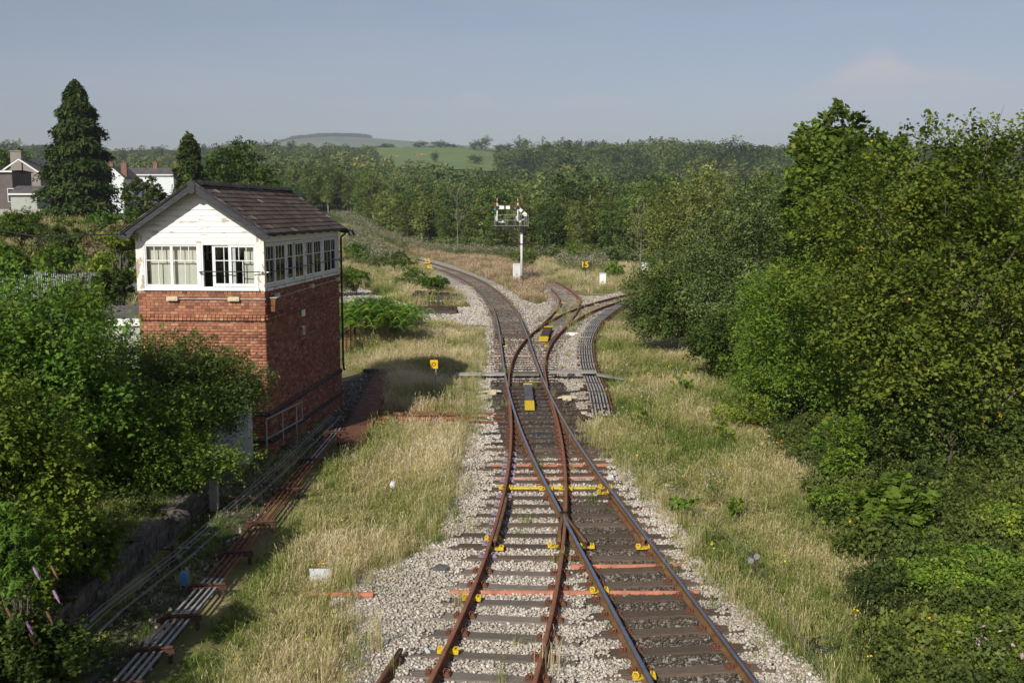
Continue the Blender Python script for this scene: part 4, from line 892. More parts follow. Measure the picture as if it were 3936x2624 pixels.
# point lock covers
def lock(px0, py0, px1, py1, w_, lab, topm):
    a = G(px0, py0, .0); b = G(px1, py1, .0); o = thing('lock_cover', lab, 'point lock cover', (0, 0, 0)); d = (b - a); L_ = d.length; d.normalize(); s = Vector((d.y, -d.x, 0)) * w_ / 2
    q = a + d * min(1.1, L_ * .28)
    MB().add([a - s + Vector((0, 0, -.12)), a + s + Vector((0, 0, -.12)), q + s + Vector((0, 0, .03)), q - s + Vector((0, 0, .03)), q - s + Vector((0, 0, -.12)), q + s + Vector((0, 0, -.12))], [(0, 1, 2, 3), (1, 5, 2), (0, 3, 4), (4, 3, 2, 5), (0, 4, 5, 1)]).build('ramp', MT['yellow'], o)
    MB().bar(q + Vector((0, 0, -.04)), b + Vector((0, 0, -.04)), w_ * .92, .13).build('cover', topm, o); MB().bar(b + Vector((0, 0, .005)) - d * .02, b + d * .05 + Vector((0, 0, .005)), w_ * .96, .13).build('end_strip', MT['yellow'], o)
lock(1217, 934, 1212, 884, .34, 'dark point lock cover with yellow ramp end between the main rails', mat('oily steel', (0.05, 0.05, 0.055), .45, scale=2.5, col2=(0.13, 0.11, 0.1)))
lock(1247, 779, 1259, 752, .5, 'rust brown point lock cover with yellow ramp end on the branch', MT['rust_dark'])
def treadle(px, py, lab, m):
    o = thing('treadle_unit', lab, 'treadle', G(px, py, -.24)); o.scale = (.6, .6, .75)
    MB().prism([(-.28, .05), (.28, .05), (.25, .3), (-.25, .3)], 'y', -.14, .14).build('body', MT[m], o); MB().prism([(-.6, .16), (-.25, .2), (-.25, .28), (-.5, .24)], 'y', -.1, .1).prism([(.25, .2), (.62, .2), (.55, .27), (.25, .28)], 'y', -.1, .1).build('arm', MT[m], o)
    MB().box(-.26, -.16, -.16, .12, 0, .08).box(.16, .26, -.16, .12, 0, .08).build('foot', MT['rust_dark'], o); box1('inspection_cover', MT[m], o, -.1, .1, -.155, -.141, .1, .24)
treadle(1130, 908, 'cream cast unit on the left side of the points', 'cream'); treadle(1302, 922, 'cream cast unit on the right side of the points', 'cream'); treadle(1313, 772, 'white cast unit by the branch track near the second points', 'white')
# orange cable ducts
for (x0, y0, x1, y1, r_, lab, m_) in ((1035, 1358, 1602, 1362, .05, 'long orange duct under both foreground tracks', 'orange'), (1312, 1300, 1566, 1300, .055, 'bright orange duct under the main line in front of the yellow clips', 'orange'), (1130, 1070, 1390, 1069, .05, 'farther of two faded orange ducts behind the yellow cross sleeper', 'orange'), (1143, 1098, 1402, 1097, .045, 'nearer of two faded orange ducts just behind the yellow cross sleeper', 'orange_pale'), (690, 1362, 842, 1366, .05, 'orange duct lying in the dry grass left of the siding', 'orange'), (1134, 817, 1279, 817, .05, 'pale orange duct beyond the timber crossing', 'orange_pale'), (1273, 724, 1357, 726, .05, 'faint orange duct crossing the branch tracks', 'orange_pale'), (1170, 654, 1205, 652, .05, 'short orange duct beside the curving main line', 'orange_pale')):
    a = G(x0, y0, -.165); b = G(x1, y1, -.185); a.z = -.185; o = thing('cable_duct', lab, 'duct', a); MB().tube([(0, 0, 0), b - a], r_, 10).build('pipe', MT[m_], o)
    d = (b - a).normalized()
    for q in ((.0, .97) if y0 > 900 else (.0,)): MB().tube([(b - a) * q, (b - a) * q + d * .16], r_ * 1.22, 10).build('socket', MT[m_], o)
# signs
def plate_sign(px, py, base, w_, h_, txt, lab, ts, m='sign_yellow', pr=.03, dx=0.0):
    c = GY(px, py, base.y); o = thing('sign', lab, 'sign', base)
    MB().tube([(0, 0, -.1), (0, 0, c.z - base.z - h_ * .35)], pr, 10).build('post', MT['grey_metal'], o)
    pl = MB().box(-w_ / 2, w_ / 2, -.012, .012, -h_ / 2, h_ / 2).build('plate', MT[m], o, (c.x - base.x + dx, -pr - .015, c.z - base.z))
    if txt: link('lettering', text_mesh(txt, ts, .002, MT['black'], .004), pl, (0, -.016, 0), (math.pi / 2, 0, 0))
    return o
plate_sign(997, 836, G(1002, 912, -.27), .29, .33, 'O', 'yellow square plate with a black O on a grey post', .2, dx=0)
plate_sign(831, 537, Vector((GY(831, 537, 300).x, 300, -.2)), .6, .6, '', 'tiny yellow square sign far up the curving main line', .3)
def digits(base, rows, lab, ps, m='sign_yellow'):
    o = thing('speed_sign', lab, 'speed sign', base); topz = 0
    for txt, px, py, size in rows:
        c = GY(px, py, base.y); lo = link('numerals', text_mesh(txt, size, .02, MT[m], .022 * size), o, (c.x - base.x, 0, c.z - base.z), (math.pi / 2, 0, 0)); topz = max(topz, c.z - base.z)
        MB().bar((c.x - base.x - .38 * size, .01, c.z - base.z - .42 * size), (c.x - base.x + .38 * size, .01, c.z - base.z - .42 * size), .03, .1 * size).build('bracket', MT['black'], o)
    MB().tube([(0, .04, -.1), (0, .04, topz)], ps, 8).build('post', MT['rust_dark'], o); return o
digits(Vector((GY(983, 600, 104).x, 104, -.25)), (('25', 981, 600, .62), ('40', 986, 613, .5)), 'yellow cut-out speed figures 25 over 40 left of the curve', .025)
b15 = G(1345, 652, -.25); digits(b15, (('15', 1343, 608, .8),), 'yellow cut-out speed figure 15 on a thin post by the branch', .03)
bc = G(1116, 605, -.25); digits(bc, (('C', 1116, 584, .5),), 'thin post with a black cut-out C in the brown grass', .025, m='black')
gs = thing('ground_signal', 'small black and white disc signal at the foot of the figure 15', 'ground signal', b15 + Vector((.05, -.25, 0)))
MB().box(-.12, .12, -.1, .1, 0, .25).build('base', MT['black'], gs); MB().box(-.16, .08, -.1, .12, .25, .75).build('case', MT['black'], gs); MB().tube([(-.1, -.13, .55), (-.1, -.1, .55)], .17, 14).build('disc', MT['white'], gs); MB().box(.1, .2, -.08, .08, .5, .85).build('lamp', MT['cab_grey'], gs)
def cabinet(px, py, w_, h_, d_, lab, m, name='location_cabinet'):
    o = thing(name, lab, 'cabinet', G(px, py, -.27)); box1('body', MT[m], o, -w_ / 2, w_ / 2, -d_ / 2, d_ / 2, .08, h_); box1('plinth', MT['concrete'], o, -w_ / 2 - .04, w_ / 2 + .04, -d_ / 2 - .04, d_ / 2 + .04, -.05, .08)
    MB().prism([(-w_ / 2 - .04, h_), (w_ / 2 + .04, h_), (w_ / 2 - .02, h_ + .09), (-w_ / 2 + .02, h_ + .09)], 'y', -d_ / 2 - .04, d_ / 2 + .04).build('lid', MT['cab_grey'], o)
    dr = box1('door', MT[m], o, -w_ / 2 + .04, w_ / 2 - .04, -d_ / 2 - .012, -d_ / 2, .16, h_ - .06); box1('handle', MT['black'], dr, -.1, .02, -d_ / 2 - .05, -d_ / 2 - .012, h_ * .45, h_ * .45 + .04)
    return o
cabinet(1187, 648, .78, 1.78, .6, 'tall pale grey cabinet behind the signal post', 'cab_grey'); cabinet(1384, 661, .58, 1.28, .5, 'scuffed white cabinet standing right of the figure 15', 'cab_white'); cabinet(1480, 640, .7, 1.65, .5, 'bright white cabinet half hidden by the dark sallow bush', 'white')
# bracket semaphore signal
sb = G(1198, 650, -.27); sg = thing('semaphore_signal', 'white bracket signal post carrying two semaphore arms over a railed landing', 'signal', sb); K = sb.y / 4081.8 / 3.484
def q(cx, cy): return ((cx - 540) * K, (1345 - cy) * K)
ps = MB(); ps.tube([(0, 0, .7), (0, 0, q(0, 825)[1]), (0, 0, q(0, 660)[1])], [.125, .12, .11], 12).build('post', MT['white'], sg, smooth=True)
MB().tube([(0, 0, -.3), (0, 0, .7)], .128, 12).build('post_base', MT['black'], sg); MB().tube([(0, 0, .15), (0, 0, .24)], .2, 12).build('base_collar', MT['rust_dark'], sg); MB().tube([(0, 0, q(0, 830)[1]), (0, 0, q(0, 820)[1])], .2, 12).build('collar', MT['rust_dark'], sg)
px0, pz = q(170, 580); px1 = q(635, 0)[0]; tz = q(0, 662)[1]
MB().box(px0, px1, -.45, .45, pz - .03, pz).build('landing', MT['grey_metal'], sg)
for yb in (-.35, .35):
    tr = MB(); tx0, tx1 = q(185, 0)[0], q(575, 0)[0]
    tr.bar((tx0, yb, tz), (tx1, yb, tz), .07, .07).bar((tx0, yb, pz - .07), (tx1, yb, pz - .07), .07, .08)
    n_ = 8
    for k in range(n_ + 1): xx = tx0 + (tx1 - tx0) * k / n_; tr.bar((xx, yb, tz), (xx, yb, pz - .07), .05)
    for k in range(n_): a_, c_ = tx0 + (tx1 - tx0) * k / n_, tx0 + (tx1 - tx0) * (k + 1) / n_; tr.bar((a_, yb, tz if k % 2 else pz - .07), (c_, yb, pz - .07 if k % 2 else tz), .04)
    tr.build('truss', MT['black'], sg); MB().bar((*[q(300, 0)[0]], yb, tz), (-.05, yb * .4, q(0, 825)[1]), .07).build('brace', MT['black'], sg)
MB().bar((q(475, 0)[0], 0, tz), (q(425, 0)[0], 0, q(0, 745)[1]), .06).build('brace', MT['black'], sg); MB().box(-.14, .14, -.4, .4, tz - .02, tz + .5).build('head_bracket', MT['black'], sg)
for yb in (-.44, .44):
    for zz in (437, 511): MB().tube([(px0 + .05, yb, q(0, zz)[1]), (px1 - .02, yb, q(0, zz)[1])], .022, 6).build('handrail', MT['grey_metal'], sg)
    for cx in (182, 198, 327, 347, 438, 460, 514, 535, 583, 608, 628): MB().tube([(q(cx, 0)[0], yb, pz), (q(cx, 0)[0], yb, q(0, 437)[1])], .02, 6).build('stanchion', MT['grey_metal'], sg)
for k, cx in enumerate((215, 490)):
    dx = q(cx, 0)[0]; dz = q(0, 290)[1]
    MB().tube([(dx, 0, q(0, 525)[1]), (dx, 0, dz)], [.075, .06], 10).build('doll_post', MT['white'], sg); MB().tube([(dx, 0, pz), (dx, 0, q(0, 525)[1])], .078, 10).build('doll_base', MT['black'], sg)
    fo_ = MB().tube([(dx, 0, dz), (dx, 0, dz + .06)], .09, 10).tube([(dx, 0, dz + .2), (dx, 0, dz + .58)], [.045, .004], 8).build('finial', MT['white'], sg); MB().sphere((dx, 0, dz + .22), .09).build('finial_ball', MT['red'], fo_)
    sz = q(0, 345)[1]; a_ = 0.0 if k == 0 else -math.radians(44)
    sp_ = MB().prism([(.12, .1), (-.1, .2), (-.3, .16), (-.36, -.05), (-.3, -.25), (-.12, -.26), (.05, -.1), (.12, -.08)], 'y', -.02, .02); so_ = sp_.build('spectacle', MT['black'], sg, (dx, -.12, sz), (0, -a_ * .6, 0))
    for (ax, az, mm) in ((-.2, .06, 'red'), (-.22, -.15, 'blue')): MB().tube([(ax, -.03, az), (ax, .03, az)], .085, 12).build('spectacle_glass', MT[mm], so_)
    ar = MB().box(.14, 1.25, -.012, .012, -.16, .16) if k == 0 else MB().prism([(.14, -.13), (1.05, -.19), (1.25, .0), (1.05, .19), (.14, .13)], 'y', -.012, .012)
    ao = ar.build('signal_arm', MT['white'], sg, (dx, -.14, sz + .03), (0, -a_, 0)); ao.rotation_euler = (0, -a_, 0)
    MB().box(.68 if k == 0 else .55, .84 if k == 0 else .72, -.016, .016, -.163 if k == 0 else -.17, .163 if k == 0 else .17).build('arm_stripe', MT['black'], ao); MB().box(.13, .22, -.03, .03, -.1, .1).build('arm_boss', MT['black'], ao)
    MB().box(dx - .19, dx - .04, .07, .2, q(0, 505)[1], q(0, 455)[1]).build('lamp_case', MT['cab_grey'], sg); MB().tube([(dx + .05, -.05, pz), (dx + .05, -.05, sz)], .012, 5).build('pull_rod', MT['black'], sg)
    MB().bar((dx + .1, .1, pz + .35), (dx + .75, .1, pz + (.3 if k == 0 else .75)), .06).sphere((dx + (.55 if k == 0 else .2), .1, pz + .36), .11).build('balance_weight', MT['white'], sg)
ld = MB()
for x in (.2, .42): ld.tube([(x, .25, -.25), (x, .25, pz + .9)], .016, 5)
for zz in np.arange(.1, pz, .28): ld.tube([(.2, .25, zz), (.42, .25, zz)], .012, 5)
ld.build('ladder', MT['rust_dark'], sg)
# rusty posts, spare rail, timber piles
for k, (px, py, h_, ln, lab) in enumerate(((797, 808, 1.35, .0, 'nearest of the rusty rail posts beside the bracken'), (806, 800, 1.55, .02, 'second rusty rail post beside the bracken'), (815, 792, 1.5, .02, 'third rusty rail post beside the bracken'), (838, 780, 1.75, .1, 'farthest rusty rail post rising out of the bracken'))):
    o = thing('rail_post', lab, 'post', G(px, py, -.3)); MB().box(-.06, .06, -.02, .02, 0, h_).box(-.06, -.045, -.07, .07, 0, h_).box(.045, .06, -.05, .05, 0, h_).build('shaft', MT['rust'], o, rot=(0, ln, .2)); MB().bar((.0, 0, h_ - .35), (.3, .15, h_ - .12), .05).build('cleat', MT['rust_dark'], o)
a = G(852, 1590, -.06); b = G(921, 1487, -.06); sr = thing('loose_rail', 'short length of rusty rail lying in the ballast at the bottom left', 'rail', (0, 0, 0))
rail('rail_section', [(a.x - .1, a.y - 1), (a.x, a.y), (b.x, b.y)], RUSTY, sr, -.06)
pb0 = G(1000, 722, -.25)
slb = MB().box(-1.45, 1.45, -.15, .15, 0, .27).mesh('sleeper', MT['sleeper_dark'])
def pile_piece(name, me, loc, rot, lab, cat, grp):
    o = link(name, me, None, loc, rot); return tag(o, lab, cat, grp)
TI = 'sleepers of the nearer timber pile'; TA = 'sleepers of the heap under the netting'
for (dx, dy, z, r_) in ((0, 0, 0, .02), (.1, .35, 0, -.03), (.05, .15, .27, .05)): pile_piece('old_sleeper', slb, pb0 + Vector((dx, dy, z)), (0, 0, r_), 'dark old sleeper in the nearer pile below the grass', 'sleeper', TI)
chm = MB().box(-.18, .18, -.12, .12, 0, .06).box(-.16, -.04, -.1, .1, .06, .34).box(.04, .16, -.1, .1, .06, .3).mesh('rail_chair', MT['rust_dark'])
for k, dx in enumerate((-.32, .05, .38)):
    o = thing('rail_chair', ('left', 'middle', 'right')[k] + ' of three iron rail chairs with teal caps on the nearer pile', 'rail chair', pb0 + Vector((dx, .1, .54))); link('casting', chm, o); MB().tube([(0, -.03, .34), (0, -.03, .42)], .05, 8).build('cap', mat('teal cap %d' % k, (.2, .5, .42), .5), o)
for dx, lab in ((-.95, 'rusty chair on the left end of the nearer timber pile'), (1.0, 'rusty chair on the right end of the nearer timber pile')):
    o = thing('rail_chair', lab, 'rail chair', pb0 + Vector((dx, .05, .275))); link('casting', chm, o); MB().tube([(-.1, 0, .3), (.12, 0, .2)], .03, 6).build('bolt', MT['rust'], o)
pa0 = G(995, 693, -.25)
for (dx, dy, z, ry, r_) in ((.1, 0, 0, 0, .1), (.3, .35, 0, 0, -.1), (-.2, .2, .25, .12, .25), (.45, .05, .26, -.08, -.2), (-.1, .4, .5, .1, .5)): pile_piece('old_sleeper', slb, pa0 + Vector((dx, dy, z)), (0, ry, r_), 'dark old sleeper tumbled in the farther heap beside the weeds', 'sleeper', TA)
nb = MB(); V = []; F = []
for i in range(7):
    for j in range(4): V.append((-1.1 + i * .3, -.1 + j * .25, .85 + .12 * math.sin(i * 1.9 + j) - (.5 if i == 0 else 0) - .06 * j))
for i in range(6):
    for j in range(3): F.append((i * 4 + j, (i + 1) * 4 + j, (i + 1) * 4 + j + 1, i * 4 + j + 1))
nb.add(V, F); ne = nb.build('netting', mat('yellow green netting', (.07, .1, .05), .7, scale=4, col2=(.34, .3, .1)), None, pa0 + Vector((-.2, 0, -.05)))
ne.modifiers.new('thickness', 'SOLIDIFY').thickness = .03; tag(ne, 'yellow and green netting thrown over the farther sleeper heap', 'netting')
# litter and small trackside things
def lump(px, py, s, m, lab, cat, name, z=-.2, seed=1):
    rr = np.random.default_rng(seed); b = MB().sphere((0, 0, 0), 1, 9, 6); V = np.array(b.V) * rr.uniform(.75, 1.15, (len(b.V), 1)) * np.array(s); b.V = [tuple(v) for v in V]
    o = b.build(name, MT[m], None, G(px, py, z)); o.rotation_euler = (0, 0, seed * .7); return tag(o, lab, cat)
lump(1012, 1308, (.09, .2, .12), 'rock', 'black slag lump lying on the pale ballast', 'stone', 'slag_lump', seed=2)
o = MB().box(-.2, .2, -.16, .16, 0, .03).build('plastic_sheet', MT['litter'], None, G(736, 1322, -.12), (.5, .12, .35)); tag(o, 'creased pale plastic sheet in the dry grass', 'litter')
o = MB().tube([(0, 0, 0), (.03, -.07, 0), (.05, -.12, 0)], .035, 10).build('drink_can', MT['litter'], None, G(978, 1490, -.16)); tag(o, 'crushed white and blue can beside the siding rail', 'litter')
lump(902, 1113, (.07, .06, .09), 'litter', 'crumpled pale wrapper in the long grass', 'litter', 'wrapper', .05, 5); lump(1403, 1098, (.14, .1, .1), 'litter', 'white plastic bag caught on the orange duct end', 'litter', 'plastic_bag', -.14, 6); lump(813, 1050, (.22, .12, .12), 'concrete', 'broken grey stone block in the grass by the rods', 'stone', 'stone_block', -.2, 7)
lump(660, 1030, (.3, .2, .16), 'stone_old', 'dark fallen stone below the handrail', 'stone', 'stone_block', -.2, 8); lump(410, 1182, (.25, .16, .12), 'stone_old', 'broken slab on top of the platform wall', 'stone', 'stone_block', .35, 9); lump(1258, 672, (.5, .35, .3), 'concrete', 'pale boulder beside the far rusty rail', 'stone', 'boulder', -.2, 10)
o = MB().box(-.12, .12, -.02, .02, 0, .03).build('paper_scrap', MT['white'], None, G(1537, 1115, -.1), (.2, .1, .3)); tag(o, 'white paper scrap at the edge of the right verge', 'litter')
cl_ = MB()
for k in range(4): cl_.tube([(.22 * math.cos(a) + .03 * k, .22 * math.sin(a), .03 + .035 * k) for a in np.linspace(0, 6.2, 16)], .022, 6)
tag(cl_.build('cable_coil', MT['black'], None, G(1884, 1494, -.22)), 'coil of black cable in the grass at the right ballast edge', 'cable')
tag(MB().tube([G(1840, 1455, -.17), G(1855, 1470, -.15), G(1866, 1488, -.16)], .025, 6).build('loose_cable', MT['black']), 'loose black cable end running up to the coil', 'cable')
ws = thing('wire_post', 'thin rusty stake with grey pulleys on the right verge', 'post', G(1730, 1330, -.26)); MB().box(-.018, .018, -.018, .018, -.1, .55).build('stake', MT['rust_dark'], ws)
for o_, z in ((-.06, .38), (.05, .46)): MB().tube([(o_, -.03, z), (o_, .03, z)], .06, 10).build('pulley', MT['grey_metal'], ws)
s0 = G(1730, 1330, -.26)
for k, lab in enumerate(('upper thin wire along the right verge towards the coil', 'lower thin wire along the right verge towards the coil')):
    e0 = G(1905 + 25 * k, 1600, .05); f0 = G(1535, 1110, .0); tag(MB().tube([e0, s0 + Vector((.05 - .1 * k, 0, .46 - .08 * k)), f0], .003, 5).build('signal_wire', MT['grey_metal']), lab, 'wire')
oc = [Vector((-10.75, 29.6, 6.12)), Vector((-16, 36, 5.9)), Vector((-24, 48, 6.05)), Vector((-34, 66, 6.7)), Vector((-46, 88, 8))]
tag(MB().tube(oc, .022, 6).build('overhead_cable', MT['black']), 'black overhead cable slung from the box eaves out to the left', 'cable')
up = thing('utility_pole', 'wooden pole beyond the left edge carrying the cable', 'pole', (-46, 88, hz(-46, 88)))
MB().tube([(0, 0, -.2), (0, 0, 8.6 - hz(-46, 88))], .13, 8).build('shaft', MT['bark'], up)
# palisade fence
pf = thing('palisade_fence', 'weathered steel palisade fence on the left bank', 'fence', (0, 0, 0))
pm = MB().prism([(-.035, 0), (.035, 0), (.035, 2.25), (.0, 2.4), (-.035, 2.25)], 'y', -.012, .012).mesh('pale', mat('weathered palisade', (.3, .31, .33), .6, scale=3, col2=(.5, .51, .52)))
fa, fb = Vector((-34, 66, 0)), Vector((-26.3, 63, 0)); fc2 = Vector((-24.6, 72, 0))
for A_, B_ in ((fa, fb), (fb, fc2)):
    n_ = int((B_ - A_).length / .16)
    for k in range(n_): p = A_.lerp(B_, k / n_); link('pale', pm, pf, (p.x, p.y, hz(p.x, p.y) + .35), (0, 0, math.atan2(B_.y - A_.y, B_.x - A_.x)))
    for zz in (.9, 2.2): MB().bar(A_ + Vector((0, .05, hz(*A_[:2]) + zz)), B_ + Vector((0, .05, hz(*B_[:2]) + zz)), .05).build('rail', MT['grey_metal'], pf)
# ---------------------------------------------------------------- foliage
def unit(v): return v / (np.linalg.norm(v, axis=-1, keepdims=True) + 1e-9)
def leaf_quads(C, Nn, size, aspect, r, droop=0.0):
    n = len(C); t = r.normal(size=(n, 3)); t[:, 2] -= droop; t = t - Nn * (t * Nn).sum(1, keepdims=True); t = unit(t); b = np.cross(Nn, t)
    s = size[:, None]; w_ = s * aspect * .5
    V = np.stack([C - t * s * .5, C + b * w_ + t * s * .05 + Nn * s * .06, C + t * s * .5, C - b * w_ + t * s * .05 + Nn * s * .06], 1).reshape(-1, 3)
    return V, np.arange(n * 4).reshape(n, 4)
def crown_mesh(name, blobs, n, leaf, m, seed, aspect=.6, twig=.16, upb=.5, per=34, droop=.2, flat=1.0, vary=.13):
    """leaves gathered in sprays: each spray is a drooping fan standing out from a bough, so light and dark gaps alternate"""
    r = np.random.default_rng(seed); B = np.asarray(blobs, float); wts = (B[:, 3] * B[:, 4] + B[:, 4] * B[:, 5] + B[:, 3] * B[:, 5]); wts /= wts.sum()
    nt_ = max(1, n // per); bi = r.choice(len(B), nt_, p=wts); d = unit(r.normal(size=(nt_, 3))); d[:, 2] = np.where(d[:, 2] < -.3, d[:, 2] * .6, d[:, 2]); d = unit(d)
    rad = r.uniform(.5, 1.02, nt_) ** .6
    R_ = B[bi, 3:6].mean(1); tc_ = B[bi, :3] + d * B[bi, 3:6] * rad[:, None]
    toff = r.normal(0, .13, nt_) + r.normal(0, .09, len(B))[bi]
    ax = unit(d * np.array([1, 1, .4]) + np.array([0, 0, -.12]) + r.normal(size=(nt_, 3)) * .3)          # direction of the spray
    nv = unit(np.array([0, 0, .85]) + d * .55 + r.normal(size=(nt_, 3)) * .22); nv = unit(nv - ax * (nv * ax).sum(1, keepdims=True)); sd = np.cross(ax, nv)
    li = np.repeat(np.arange(nt_), per); N_ = len(li); k = twig / .16 * R_[li]
    u = r.uniform(-1, 1, N_); wd = (1.05 - .6 * np.abs(u)); v = r.normal(0, .42, N_) * wd; h_ = r.normal(0, .09, N_) - .14 * u * u - .22 * v * v
    C = tc_[li] + (ax[li] * (u * .36)[:, None] + sd[li] * (v * .34)[:, None] + nv[li] * h_[:, None]) * k[:, None]
    nrm = unit(nv[li] + r.normal(size=(N_, 3)) * .42)
    sz = leaf * r.uniform(.55, 1.35, N_)
    V, F = leaf_quads(C, nrm, sz, aspect, r, droop)
    a = np.clip(.43 + toff[li] + r.normal(0, vary, N_), 0, 1)
    return npmesh(name, V, F, m, attr=a)
def ell_blobs(cx, cy, cz, rx, ry, rz, K_, seed, fill=.42, low=-.75):
    r = np.random.default_rng(seed + 99); out = [(cx, cy, cz, rx * .62, ry * .62, rz * .62)]
    for k in range(K_):
        d = unit(r.normal(size=3)); d[2] = max(d[2], low) if r.random() < .8 else d[2]
        q = r.uniform(.5, .74); f = r.uniform(fill * .75, fill * 1.2)
        out.append((cx + d[0] * rx * q, cy + d[1] * ry * q, cz + d[2] * rz * q, rx * f, ry * f, rz * f * .9))
    return out
def trunk_mesh(h, r0, blobs, m, seed, lean=(0, 0), nb=7):
    rr = random.Random(seed); b = MB(); pts = [(lean[0] * t * t * h + rr.uniform(-.03, .03) * h * .3 * t, lean[1] * t * t * h, h * t - .15 * (t == 0)) for t in (0, .2, .4, .6, .8, 1)]
    b.tube(pts, [r0 * 1.25, r0, r0 * .85, r0 * .6, r0 * .38, r0 * .12], 7)
    for q in sorted(blobs, key=lambda z: -z[3])[:nb]:
        t0 = rr.uniform(.25, .7); s = Vector(pts[0]).lerp(Vector(pts[5]), t0); e_ = Vector(q[:3]) + Vector((0, 0, q[5] * .3)); mid = s.lerp(e_, .5) + Vector((rr.uniform(-.1, .1) * h * .2, 0, h * .03)); b.tube([s, mid, e_], [r0 * .5, r0 * .3, r0 * .07], 5)
    return b.mesh('trunk', m, True)
LV = {}
LV['yellowy'] = leafm('yellowing leaves', (.016, .026, .006), (.05, .072, .013), (.105, .122, .024), (.27, .19, .03))
LV['green'] = leafm('green leaves', (.018, .036, .008), (.052, .09, .016), (.095, .14, .026), (.15, .18, .035))
LV['bright'] = leafm('bright green leaves', (.024, .048, .01), (.075, .125, .02), (.125, .18, .03), (.2, .23, .045))
LV['lime'] = leafm('lime leaves', (.018, .034, .008), (.06, .092, .015), (.12, .16, .025), (.22, .21, .03))
LV['grey'] = leafm('grey green leaves', (.02, .031, .012), (.056, .08, .032), (.105, .135, .06), (.16, .18, .085), trans=.2)
LV['dark'] = leafm('dark leaves', (.011, .022, .007), (.03, .05, .013), (.058, .082, .022), (.12, .11, .025), trans=.2)
LV['sallow'] = leafm('sallow leaves', (.016, .028, .009), (.045, .064, .018), (.085, .106, .032), (.17, .15, .04), trans=.22)
LV['conifer'] = leafm('conifer sprays', (.006, .012, .004), (.017, .03, .008), (.034, .05, .013), (.13, .085, .02), trans=.05)
LV['dry'] = leafm('dead twigs', (.05, .035, .025), (.13, .1, .075), (.2, .16, .12), (.26, .22, .17), trans=.1)
LV['wood_a'] = leafm('alder leaves', (.02, .03, .011), (.062, .085, .026), (.115, .145, .046), (.17, .18, .055), trans=.2, valvar=.3)
LV['wood_b'] = leafm('birch leaves', (.03, .04, .014), (.085, .102, .032), (.15, .165, .055), (.22, .19, .06), trans=.2, valvar=.28)
LV['wood_c'] = leafm('oak leaves', (.016, .028, .01), (.05, .076, .023), (.092, .128, .038), (.14, .14, .04), trans=.2, valvar=.25)
LV['bramble'] = leafm('bramble leaves', (.024, .042, .009), (.08, .115, .02), (.145, .185, .032), (.24, .235, .045))
LV['bracken'] = leafm('bracken fronds', (.028, .052, .01), (.075, .135, .02), (.12, .19, .03), (.25, .17, .05))
def near(name, label, cat, bb, Y, ry, n, leaf, m, K_=14, seed=1, aspect=.6, trunk='bark', tr=.12, fill=.42, twig=.16, group=None, zmin=None, per=34, stems=1, flat=1.0):
    x0, x1, yt, yb = bb; a = GY((x0 + x1) / 2, yt, Y); c = GY((x0 + x1) / 2, yb, Y); rx = (x1 - x0) / 2 / 2439 * Y
    g0 = hz(a.x, Y); zb = max(c.z, g0 + .05) if zmin is None else g0 + zmin
    o = thing(name, label, cat, (a.x, Y, g0), 0, group); rz = (a.z - zb) / 2; cz = zb + rz - g0
    bl = ell_blobs(0, 0, cz, rx, ry, rz, K_, seed, fill)
    if Y < 60: n = int(n * 1.45); leaf *= 1.12
    link('crown', crown_mesh('crown', bl, n, leaf, LV[m], seed, aspect, twig, per=per, flat=flat), o)
    link('trunk', trunk_mesh((a.z - g0) * .85, tr, bl, MT[trunk], seed, nb=9), o)
    if Y < 60:
        rb = random.Random(seed + 5); bb_ = MB(); hh = a.z - g0
        for q_ in bl:
            for k in range(1):
                e_ = Vector((q_[0] + rb.uniform(-1, 1) * q_[3], q_[1] + rb.uniform(-1, .4) * q_[4], q_[2] + rb.uniform(.2, 1.05) * q_[5])); s_ = Vector((e_.x * .25, e_.y * .25, max(.1, e_.z - hh * rb.uniform(.2, .4)))); m_ = s_.lerp(e_, .55) + Vector((rb.uniform(-.1, .1), rb.uniform(-.1, .1), .05)) * hh * .25
                bb_.tube([s_, s_.lerp(m_, .5) + Vector((rb.uniform(-.12, .12), rb.uniform(-.1, .1), rb.uniform(-.05, .12))), m_, m_.lerp(e_, .5) + Vector((rb.uniform(-.15, .15), rb.uniform(-.1, .1), rb.uniform(-.05, .15))), e_], [tr * .2, tr * .17, tr * .12, tr * .08, tr * .03], 5)
        bb_.build('branches', MT['deadwood'] if trunk == 'bark' else MT[trunk], o)
    return o
# right-hand trees
near('tree', 'large yellowing tree filling the right edge of the view', 'tree', (1830, 2610, 238, 1090), 28.5, 3.6, 64000, .105, 'yellowy', 30, 11, .75, 'bark', .16, .36, .13)
near('tree', 'tall dark green sycamore standing behind the yellowing tree', 'tree', (1805, 2105, 212, 640), 44, 3.2, 20000, .2, 'green', 18, 12, .85, tr=.2, fill=.4)
near('tree', 'grey green willow with pale leaf tips right of the far cabinet', 'tree', (1560, 1905, 398, 830), 47, 3.4, 30000, .13, 'grey', 18, 13, .5, tr=.15)
near('tree', 'feathery bright green ash leaning over the right verge', 'tree', (1660, 1990, 555, 1000), 34.5, 2.6, 30000, .12, 'bright', 18, 14, .35, tr=.12, twig=.18)
near('bush', 'dark rounded sallow bush at the bend of the branch track', 'bush', (1425, 1705, 545, 830), 53, 3.0, 26000, .12, 'sallow', 18, 15, .55, tr=.1)
near('tree', 'yellow green tree between the willow and the wood', 'tree', (1490, 1770, 368, 640), 73, 4, 12000, .2, 'wood_b', 14, 16, .6, tr=.2)
near('tree', 'olive green tree half hidden behind the willow and the sycamore', 'tree', (1700, 1990, 380, 680), 60, 4, 14000, .17, 'sallow', 14, 17, .6, tr=.2)
